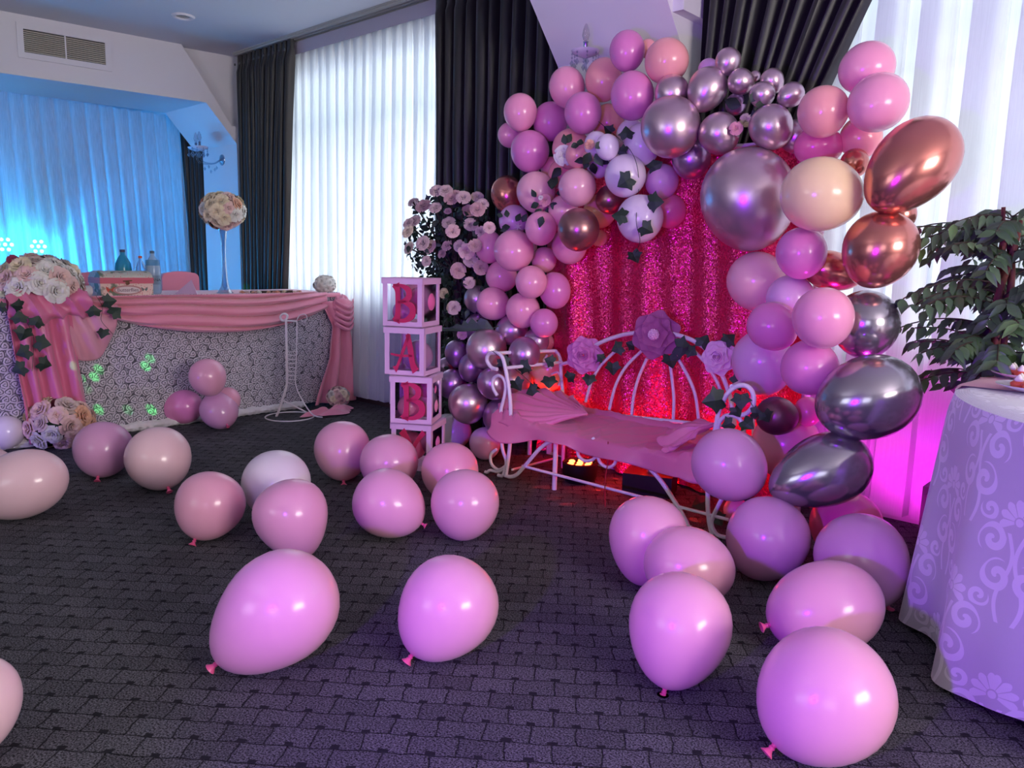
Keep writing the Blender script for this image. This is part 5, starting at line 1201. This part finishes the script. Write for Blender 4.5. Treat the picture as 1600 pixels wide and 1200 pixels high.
c = atZ(517, 622, .075); rose_mound('rose_ball', 'blush and cream rose ball on the carpet at the right foot of the head table', 'bouquet', (c.x+.1, c.y, .1), .085, 34, .028, ['cream', 'blush', 'white', 'rose'], squash=.9, core=PT['cream'], seed=6)
# flat garland of small blossoms on a wooden slice
c = atX(424, 462, -5.50); t = empty('table_garland', (c.x, c.y, TZ+.004), 'flat arrangement of dried blossoms and wood lying on the head table right of the vase', 'table decoration')
for i in range(26):
    u = rnd.random(); p = Vector((c.x+rnd.uniform(-.05, .08), atX(378+95*i/26, 462, -5.50).y, TZ+.012)); put_rose(t, p, (rnd.uniform(-.3, .3), rnd.uniform(-.3, .3), 1), rnd.uniform(.012, .022), ['cream', 'peach', 'blush', 'white'][rnd.randrange(4)])
MB().tube([(c.x, atX(392, 462, -5.50).y, TZ+.012), (c.x+.02, atX(455, 462, -5.50).y, TZ+.012)], .012, 8).build('wood_piece', mat('dark_wood', (70, 46, 36), .7, 0, 30, .4), t)

# ---- chest with arched lid
b0 = atX(158, 464, -5.43); b1 = atX(240, 464, -5.43); bx0, bx1 = -5.63, -5.43; bz = TZ+.006
hz = atX(200, 443, -5.43).z-bz; lz = atX(200, 434, -5.43).z-bz; tz_ = atX(200, 424, -5.52).z-bz
def printmat(name, rgb):
    m, nt, b = nodemat(name); b.inputs['Roughness'].default_value = .5; tc = N(nt, 'ShaderNodeTexCoord')
    v = N(nt, 'ShaderNodeTexVoronoi'); v.inputs['Scale'].default_value = 70; nt.links.new(tc.outputs['Object'], v.inputs['Vector'])
    r = N(nt, 'ShaderNodeValToRGB'); e = r.color_ramp.elements; e[0].position = .12; e[0].color = lin((190, 70, 90))+(1,); e[1].position = .3; e[1].color = lin(rgb)+(1,)
    e2 = r.color_ramp.elements.new(.2); e2.color = lin((225, 150, 150))+(1,); nt.links.new(v.outputs['Distance'], r.inputs[0])
    n = N(nt, 'ShaderNodeTexNoise'); n.inputs['Scale'].default_value = 14; nt.links.new(tc.outputs['Object'], n.inputs['Vector'])
    r2 = N(nt, 'ShaderNodeValToRGB'); r2.color_ramp.elements[0].position = .54; r2.color_ramp.elements[0].color = (0, 0, 0, 1); r2.color_ramp.elements[1].position = .6; nt.links.new(n.outputs['Fac'], r2.inputs[0])
    x = N(nt, 'ShaderNodeMixRGB'); nt.links.new(r2.outputs[0], x.inputs[0]); x.inputs[2].default_value = lin((110, 120, 100))+(1,); nt.links.new(r.outputs[0], x.inputs[1]); nt.links.new(x.outputs[0], b.inputs['Base Color']); return m
t = empty('keepsake_chest', ((bx0+bx1)/2, (b0.y+b1.y)/2, bz), 'small floral keepsake chest with arched lid and oval label on the head table', 'chest')
MB().box((bx0, b0.y, bz), (bx1, b1.y, bz+hz)).build('body', printmat('floral_print', (226, 196, 186)), t, smooth=False)
MB().box((bx0-.004, b0.y-.004, bz+hz), (bx1+.005, b1.y+.004, bz+lz)).build('lid_band', mat('chest_pink', (206, 96, 116), .5), t, smooth=False)
m = MB(); n_ = 12; pr = [Vector(((bx0+bx1)/2+cos(pi*i/n_)*(bx1-bx0)/2, b0.y, bz+lz+sin(pi*i/n_)*(tz_-lz)*1.1)) for i in range(n_+1)]
m.prism(pr, (0, b1.y-b0.y, 0)); m.build('arched_lid', printmat('grey_floral_print', (196, 190, 180)), t, smooth=False)
ym = (b0.y+b1.y)/2; xx = bx1+.003
m = MB(); R1 = .095; m.v = []; 
for k, (ra, rb_, dx, mm) in enumerate(((.095, .032, .0, 'plate_edge'), (.08, .023, .002, 'plate_inner'))):
    m = MB().prism([Vector((xx+dx, ym-.0+ra*cos(i*pi/16), bz+hz*.45+rb_*sin(i*pi/16))) for i in range(32)], (.002, 0, 0)); m.build('oval_label', mat(mm, (186, 130, 130) if k == 0 else (222, 206, 206), .4), t, smooth=False)
def text(s, size, M4, matl, parent, name='lettering'):
    cu = bpy.data.curves.new('lettering', 'FONT'); cu.body = s; cu.size = size; cu.extrude = size*.02; cu.align_x = 'CENTER'; cu.align_y = 'CENTER'
    o = bpy.data.objects.new('lettering', cu); COL.objects.link(o); dg = bpy.context.evaluated_depsgraph_get(); me = bpy.data.meshes.new_from_object(o.evaluated_get(dg))
    bpy.data.objects.remove(o); me.materials.clear(); me.materials.append(matl)
    o = bpy.data.objects.new(name, me); COL.objects.link(o); o.parent = parent; o.matrix_local = Matrix.Translation(-Vector(parent.location)) @ M4; return o
FX = Matrix(((0, 0, 1), (1, 0, 0), (0, 1, 0))).to_4x4()     # text facing +X, reading along +Y
text('Butterflies', .034, Matrix.Translation((xx+.005, ym, bz+hz*.45)) @ FX, mat('label_ink', (120, 90, 110), .6), t)
m = MB().lathe([(0, 0), (.014, .0), (.014, .004), (0, .005)], (xx, ym, bz+hz*1.05), 12, axis=(1, 0, 0)); m.tube([(xx+.004, ym-.028, bz+hz*1.2), (xx+.006, ym+.028, bz+hz*1.25)], .004, 6).build('clasp', mat('old_brass', (120, 90, 70), .4, .8), t)
for (y, z, s, cc) in ((b0.y+.06, .5, .028, (190, 70, 50)), (b1.y-.06, .5, .022, (100, 110, 105))):
    m = MB()
    for sg in (-1, 1): m.add([(xx, y, bz+hz*z), (xx, y+sg*s, bz+hz*z+s*.8), (xx, y+sg*s*.9, bz+hz*z-s*.1), (xx, y+sg*s*.5, bz+hz*z-s*.6)], [(0, 1, 2, 3)])
    m.build('printed_butterfly', mat('butterfly%d' % cc[0], cc, .5), t, smooth=False)

# ---- bottles
def tinted(name, rgb, rough=.08):
    m = bpy.data.materials.new(name); m.use_nodes = True; nt = m.node_tree; b = nt.nodes['Principled BSDF']; b.inputs['Base Color'].default_value = lin(rgb)+(1,); b.inputs['Roughness'].default_value = rough
    out = nt.nodes['Material Output']; T = N(nt, 'ShaderNodeBsdfTransparent'); T.inputs[0].default_value = lin(rgb)+(1,); x = N(nt, 'ShaderNodeMixShader'); x.inputs[0].default_value = .55
    nt.links.new(T.outputs[0], x.inputs[1]); nt.links.new(b.outputs[0], x.inputs[2]); nt.links.new(x.outputs[0], out.inputs[0]); return m
def bottle(x, ytop, wpx, label, gm, cap, liquid, X=-5.68, level=.55, band=None, word=None):
    p = atX(x, 462, X); s = px2m(p); R = wpx*s/2; h = atX(x, ytop, X).z-TZ; t = empty('bottle', (X, p.y, TZ+.006), label, 'bottle'); q = Vector((X, p.y, TZ+.006))
    MB().lathe([(0, 0), (R*.9, 0), (R, .015), (R, h*.58), (R*.93, h*.68), (R*.6, h*.8), (R*.3, h*.88), (R*.28, h*.94), (R*.28, h*.95), (0, h*.95)], q, 20).build('body', gm, t)
    MB().lathe([(0, .003), (R*.93, .004), (R*.95, h*level*.98), (0, h*level)], q, 20).build('contents', liquid, t)
    MB().lathe([(R*.33, 0), (R*.33, h*.06), (0, h*.065)], q+Vector((0, 0, h*.935)), 14).build('cap', cap, t)
    if band:
        MB().lathe([(R*1.01, h*.22), (R*1.015, h*.23), (R*1.015, h*.42), (R*1.01, h*.43)], q, 20).build('paper_band', band, t)
        a = atan2(CP.y-q.y, CP.x-q.x); M4 = Matrix.Translation(q+Vector((cos(a)*R*1.04, sin(a)*R*1.04, h*.325))) @ Matrix.Rotation(a, 4, 'Z') @ FX
        text(word, R*.52, M4, mat('print_dark', (30, 40, 50), .5), t)
bottle(195, 391, 24, 'big blue green plastic bottle with dark cap behind the keepsake chest', tinted('bottle_teal', (60, 170, 200)), mat('navy_cap', (25, 35, 80), .4), tinted('teal_liquid', (20, 110, 140)), level=.6)
bottle(222, 401, 17, 'small bottle of orange juice with orange cap behind the keepsake chest', GLASSB, mat('orange_cap', (235, 90, 50), .4), mat('orange_juice', (225, 120, 30), .3), level=.55)
bottle(241, 393, 22, 'clear water bottle with a paper band at the right end of the keepsake chest', tinted('bottle_clear', (190, 215, 235)), mat('grey_cap', (60, 80, 95), .4), tinted('water', (120, 180, 220)), X=-5.6, level=.8, band=mat('band_paper', (110, 130, 150), .5), word='DORNA')
# folded card and a cup lying down
a = atX(273, 464, -5.52); b_ = atX(309, 464, -5.52); tp = atX(299, 437, -5.57)
m = MB(); a.z = b_.z = TZ+.006; c2_ = a.lerp(b_, .72)+Vector((.09, 0, 0)); bk = a.lerp(b_, .6)+Vector((-.09, 0, 0)); m.add([a, c2_, b_, bk, tp], [(0, 1, 4), (1, 2, 4), (2, 3, 4), (3, 0, 4), (0, 3, 2, 1)])
o = m.build('folded_napkin', clothmat('lilac_paper', (206, 160, 196), .6, .1), loc=a, smooth=False); tag(o, 'lilac napkin folded to a pyramid on the head table left of the vase', 'napkin')
p = atX(128, 456, -5.47); o = MB().lathe([(0, 0), (.026, 0), (.036, .1), (.033, .1), (.024, .004), (0, .004)], (p.x, p.y-.04, TZ+.042), 20, axis=(-.3, 1, -.06)).build('paper_cup', PAINT, loc=p); tag(o, 'white paper cup lying on its side between the bouquet and the chest', 'cup')
# ---- chairs behind
CHC = clothmat('chair_cover_pink', (232, 130, 158), .6, .4)
def chair(xa, xb, yt, label, X=-6.42):
    pa = atX(xa, 440, X); pb_ = atX(xb, 440, X); zt_ = atX((xa+xb)/2, yt, X).z; t = empty('chair', (X+.1, (pa.y+pb_.y)/2, 0), label, 'chair', 'covered chairs behind the head table')
    pr = [Vector((X, pa.y, .5)), Vector((X, pb_.y, .5))]; r = .05
    pr += [Vector((X, pb_.y-r+r*cos(q), zt_-r+r*sin(q))) for q in (0, pi/8, pi/4, 3*pi/8, pi/2)]
    n_ = 8; pr += [Vector((X, pb_.y-r-(pb_.y-pa.y-2*r)*i/n_, zt_+.012*sin(pi*i/n_))) for i in range(1, n_)]
    pr += [Vector((X, pa.y+r-r*sin(q), zt_-r+r*cos(q))) for q in (0, pi/8, pi/4, 3*pi/8, pi/2)]
    MB().prism(pr, (.04, 0, 0)).build('backrest', CHC, t, smooth=False)
    MB().box((X+.02, pa.y, .42), (X+.24, pb_.y, .5)).build('seat', CHC, t, smooth=False)
    for x in (X+.04, X+.22):
        for y in (pa.y+.03, pb_.y-.03): MB().tube([(x, y, 0), (x, y, .43)], .016, 8).build('leg', GREY, t)
chair(118, 200, 426, 'pink covered chair behind the keepsake chest, left of two'); chair(250, 308, 426, 'pink covered chair behind the head table between water bottle and column')
# ivy on the table front
PX = lambda off: (lambda x, y: atX(x, y, TX+off))
ivy_strand('ivy strand hanging down the deep pink satin drape', [(5, 480, 180, .9), (31, 478, 160, 1.1), (31, 499, 100, 1.2), (56, 505, 60, 1.2), (38, 518, 250, 1.4), (62, 535, -10, 1.4), (41, 549, 200, 1.3), (66, 568, -20, 1.3), (34, 575, 200, 1.3)],
           [(25, 470), (40, 500), (52, 525), (52, 550), (50, 580)], PX(.15), .05)
ivy_strand('ivy strand hanging on the pale puff beside the bow', [(167, 471, 0, 1.3), (147, 489, 100, 1.2), (178, 489, 40, 1.3), (161, 518, 260, 1.1)], [(150, 462), (160, 480), (158, 500), (170, 515), (177, 523)], PX(.13), .05)

# ------------------------------------------------------------------ white wire stand
base = atZ(453, 652); sN = px2m(base)
def W(x, y, d=0): p = atP(x, y, base+FW*d, FW); return p
t = empty('wire_stand', base, 'slim white wire stand with spiral middle and scroll top before the head table', 'stand')
def wt(name, l, r, d=0):
    pts = spline([W(a, b, d) for a, b in l], 5) if len(l) > 2 else [W(a, b, d) for a, b in l]
    for p in pts: p.z = max(p.z, r)
    MB().tube(pts, r, 8).build(name, WMETAL, t)
wt('upright', [(447, 498), (448, 560), (448, 600), (441, 625), (431, 655)], .0095); wt('upright', [(464, 503), (463, 560), (462, 600), (474, 628), (489, 648), (504, 652)], .005)
wt('scroll', [(447, 500), (441, 501), (438, 495), (443, 490), (449, 493), (447, 500)], .008); wt('crossbar', [(447, 501), (464, 502)], .007)
wt('scroll', [(464, 500), (468, 493), (476, 491), (480, 497), (475, 503), (470, 499)], .003)
R0 = 37*sN
MB().tube([(base.x+R0*cos(a*pi/16), base.y+R0*sin(a*pi/16), .006) for a in range(32)], .005, 6, closed=True).build('base_ring', WMETAL, t)
c = W(455, 575)
pts = []
zt0 = W(455, 548).z; zt1 = W(455, 598).z
for i in range(120): a = i*2*pi*8/120; pts.append(Vector((c.x+.042*cos(a), c.y+.042*sin(a), zt0+(zt1-zt0)*i/119)))
MB().tube(pts, .0028, 5).build('spiral', WMETAL, t)
MB().tube([W(441, 625), base+Vector((R0*.2, R0*.9, .006))], .006, 6).build('foot', WMETAL, t)

# ------------------------------------------------------------------ rose tree
rnd = random.Random(21)
tc_ = atY(715, 430, 3.48)
t = empty('rose_tree', (tc_.x, tc_.y, 0), 'tall artificial tree of dusty pink roses behind the letter box tower', 'flower tree')
MB().tube([(tc_.x, tc_.y, 0), (tc_.x+.02, tc_.y, .6), (tc_.x-.02, tc_.y, 1.2)], .02, 8).build('trunk', SOIL, t)
zz = [(545, 205, 1), (620, 205, 1), (665, 270, 1), (705, 235, .8), (770, 260, 1), (885, 255, .9), (930, 315, .8), (815, 370, 1), (885, 360, 1), (830, 485, 1), (645, 470, 1), (680, 540, 1), (915, 545, .8), (985, 510, .8), (350, 300, .9), (435, 330, 1.2), (535, 345, .9), (360, 460, 1.1), (310, 475, .9), (305, 545, 1), (315, 680, 1), (430, 640, 1.1), (490, 670, 1.1), (635, 660, .9), (740, 665, .9), (795, 710, 1.1), (830, 780, 1), (865, 660, .9), (460, 790, .8), (725, 860, 1), (915, 845, 1), (685, 1180, .9), (820, 970, .9), (605, 1060, .7), (590, 730, .7)]
rp_ = [(580+x/5.333, 260+y/5.333, k) for x, y, k in zz]+[(716, 423, 1.1), (735, 405, 1.1), (751, 418, 1), (733, 442, .8), (709, 481, 1), (693, 457, .7), (722, 523, .7), (700, 330, .6)]
for (x, y, k) in rp_:
    p = atY(x, y, 3.34+rnd.uniform(-.08, .1)); q = Vector((tc_.x, tc_.y+.05, 1.2 if p.z > 1 else p.z-.05))
    put_rose(t, p, tocam(p)*1.1+(p-q).normalized()+Vector((0, 0, .25)), .040*k, ['rose', 'dusk', 'rose', 'dusk', 'blush'][rnd.randrange(5)] if x > 660 else ['dusk', 'cream', 'dusk'][rnd.randrange(3)])
for i in range(14):
    a = Vector((tc_.x, tc_.y, 1.0)); x, y, k = rp_[i*2]; MB().tube(spline([Vector((tc_.x, tc_.y, .8)), Vector((tc_.x, tc_.y, 1.1)), atY(x, y, 3.4)], 4), .005, 5).build('branch', SOIL, t)
def in_tree():
    while True:
        x = rnd.uniform(628, 775); y = rnd.uniform(295, 640)
        if y < 445:
            if ((x-702)/70)**2+((y-375)/80)**2 < 1: return x, y
        elif 690 < x < 765: return x, y
lfm = [RLEAF, oval_leaf_mesh(mat('dark_rose_leaf', (30, 50, 42), .5, 0, 30, .3), .34, 1, .2, .3)]
for i in range(290):
    x, y = in_tree(); p = atY(x, y, 3.38+rnd.uniform(-.06, .16)); leaf_facing(t, p, rnd.uniform(.035, .055), rnd.uniform(0, 360), lfm[rnd.random() < .6], tilt=.7)
g = MB()
for i in range(1700):
    x, y = in_tree(); p = atY(x, y, 3.48+rnd.uniform(-.04, .16)); B = basis((rnd.uniform(-1, 1), -1, rnd.uniform(-1, 1)), rnd.random()*6); s = rnd.uniform(.035, .055)
    g.add([p+B @ Vector(v)*s for v in ((-.3, .4, 0), (0, 0, 0), (.3, .4, 0), (0, 1, -.1))], [(0, 1, 2, 3)])
o = g.build('inner_foliage', lfm[1].materials[0], t, smooth=False); o['kind'] = 'stuff'

# ------------------------------------------------------------------ ficus
rnd = random.Random(33)
fc = atY(1565, 480, 3.5)
FPOT = Vector((fc.x, 3.5, 0))
t = empty('ficus', FPOT, 'artificial ficus tree with reddish braided trunk between the arch and the round table', 'plant')
MB().lathe([(0, .005), (.11, .005), (.14, .26), (.15, .28), (.135, .28), (.13, .25), (0, .25)], FPOT, 24).build('pot', BLACKP, t)
BARK = mat('red_bark', (112, 52, 52), .8, 0, 40, .5, .5, 60)
for k in range(3):
    pts = [FPOT+Vector((.022*cos(z*9+k*2.1), .022*sin(z*9+k*2.1), .2+z)) for z in [i*.05 for i in range(25)]]
    MB().tube(pts, .013, 8).build('trunk', BARK, t)
nleaf = 0; extra = MB()
def sil(px, py): return ((px-1545)/128)**2+((py-445)/150)**2 < 1 or (1445 < px < 1530 and 560 < py < 655)
cam3 = lambda p: (lambda q: (800+F*q.x/-q.z, 600-F*q.y/-q.z))(CM.transposed() @ (Vector(p)-CP))
tw = 0; tries = 0
while tw < 90 and tries < 900:
    tries += 1
    z = rnd.uniform(.72, 1.42); a = rnd.uniform(0, 2*pi); Ln = rnd.uniform(.16, .42)
    if z < .85: Ln *= .9
    st = FPOT+Vector((0, 0, z)); d = Vector((cos(a), sin(a), rnd.uniform(.1, .8))).normalized(); pts = [st]; p = st.copy(); v = d.copy()
    for i in range(8): p = p+v*Ln/8; v = (v+Vector((0, 0, -.12))).normalized(); pts.append(p.copy())
    if any(q.y > 3.84 for q in pts): continue
    e = cam3(pts[-1])
    if not (1405 < e[0] < 1720 and 300 < e[1] < 665) or z > 1.35 and e[1] < 310: continue
    tw += 1
    MB().tube(pts, .0028, 5).build('twig', SOIL, t)
    for i in range(2, 9):
        for sg in (-1, 1):
            q = pts[i]; side = v.cross(Vector((0, 0, 1))).normalized()*sg
            dr = (side*.8+v*.5+Vector((0, 0, -.35+rnd.uniform(-.35, .4)))).normalized(); n = (Vector((0, 0, .8))+tocam(q)*.9+Vector((rnd.uniform(-.5, .5), rnd.uniform(-.5, .5), rnd.uniform(-.3, .3))))
            n = (n-dr*n.dot(dr)).normalized(); X_ = dr.cross(n); R3 = Matrix((X_, dr, n)).transposed(); s = rnd.uniform(.055, .08)
            me = FLEAF[rnd.randrange(3) if rnd.random() < .6 else 0]
            if nleaf < 300 and rnd.random() < .5: inst('leaf', me, t, q, R3, s); nleaf += 1
            else:
                extra.add([q+R3 @ Vector(vv.co)*s for vv in me.vertices], [tuple(pp.vertices) for pp in me.polygons])
o = extra.build('foliage', LEAFF, t); o['kind'] = 'stuff'
MB().tube([FPOT+Vector((.05, 0, .3)), FPOT+Vector((-.03, -.02, 1.45))], .008, 6).build('stake', BARK, t)

# ------------------------------------------------------------------ black speaker by the wall
p = atZ(1458, 836); o_ = empty('speaker', (p.x+.12, 3.62, 0), 'black box speaker on the carpet behind the round table', 'speaker')
q = atY(1442, 760, 3.5)
cb = MB().box((q.x, 3.5, 0), (q.x+.3, 3.78, q.z)).build('cabinet', BLACKP, o_, smooth=False, loc=(q.x, 3.5, 0)); gr = MB().box((q.x+.015, 3.492, .03), (q.x+.285, 3.5, q.z-.03)).build('grille', mat('speaker_grille', (26, 26, 28), .8, 0, 200, .5, .8, 300), None, smooth=False, loc=(q.x, 3.5, 0)); gr.parent = cb; gr.location = (0, 0, 0)

# ------------------------------------------------------------------ round table at right
RC = Vector((.25, 3.02, 0)); RR = .85; RZ = .82
t = empty('round_table', RC, 'round banquet table at the right picture edge under a white damask cloth', 'table')
MB().lathe([(0, RZ-.03), (RR-.01, RZ-.03), (RR-.01, RZ-.004), (0, RZ-.004)], RC, 48).build('tabletop', PAINT, t)
MB().lathe([(0, 0), (.3, 0), (.3, .02), (.05, .05), (.04, .4), (.05, RZ-.03)], RC, 20).build('pedestal', GREY, t)
nA, nV = 320, 50; FPH = 1.0
def cloth(u, v):
    a = u*2*pi
    if v < .25: r = RR*(v/.25); z = RZ+.002
    else:
        k = (v-.25)/.75; z = RZ+.002-k*(RZ-.012)
        w = sin(a*13+FPH+.5*sin(a*2+.5)); w = .5+.5*w; w = w**.8
        r = RR+.006+.012*min(1, k*12)+k*(-.01+.085*w)+.010*k*sin(a*29+3)
        z += .02*k*(1-w)
    x, y = RC.x+r*cos(a), RC.y+r*sin(a)
    y = min(y, 3.85)
    return Vector((x, y, max(z, .008)))
g = MB().grid(cloth, nA, nV)
uv = []
for j in range(nV+1):
    for i in range(nA+1):
        v = j/nV; a = i/nA
        uv.append((RC.x+RR*v*4*cos(a*2*pi), RC.y+RR*v*4*sin(a*2*pi)) if v < .25 else (a*2*pi*RR*1.05, (1-(v-.25)/.75)*(RZ)))
o = g.build('tablecloth', DAMASK, loc=RC+Vector((0, 0, .4)), uvs=uv); tag(o, 'white damask cloth hanging in deep folds to the carpet from the round table', 'tablecloth')
# pink overlay square on top
def over(u, v):
    x = RC.x-.86+1.4*u; y = RC.y-.12+.95*v; r = hypot(x-RC.x, y-RC.y); z = RZ+.006
    if r > RR: k = (r-RR); x = RC.x+(x-RC.x)*(RR+.012)/r; y = RC.y+(y-RC.y)*(RR+.012)/r; z -= k
    return Vector((x, y, z+.001*sin(u*20)))
o = MB().grid(over, 50, 40).build('table_runner', SATIN_L, loc=RC+Vector((0, .4, RZ))); tag(o, 'pink satin square laid over the far half of the round table', 'table runner')
# plates with canapes
for (px, py, label) in ((1592, 592, 'white oval plate of salmon canapes on the pink runner of the round table, rear one'), (1606, 612, 'white plate of canapes at the right picture edge, nearer one')):
    p = atZ(px+12, py, RZ+.01); t = empty('plate', p, label, 'plate')
    MB().lathe([(0, .002), (.06, .002), (.11, .018), (.112, .021), (.06, .008), (0, .007)], p, 28).build('dish', mat('porcelain', (225, 215, 225), .2), t)
    for i in range(7):
        a = i*.9; q = p+Vector((cos(a)*(.05 if i else 0), sin(a)*(.05 if i else 0), .012))
        m = MB().lathe([(0, 0), (.022, .0), (.024, .012), (.018, .018), (0, .02)], q, 10); m.build('canape', mat('salmon_slice', (225, 90, 70), .5, 0, 40, .3), t)
        MB().lathe([(.012, .018), (.014, .024), (.008, .034), (0, .042)], q, 8).build('cream_swirl', mat('cream_white', (240, 225, 225), .5), t)
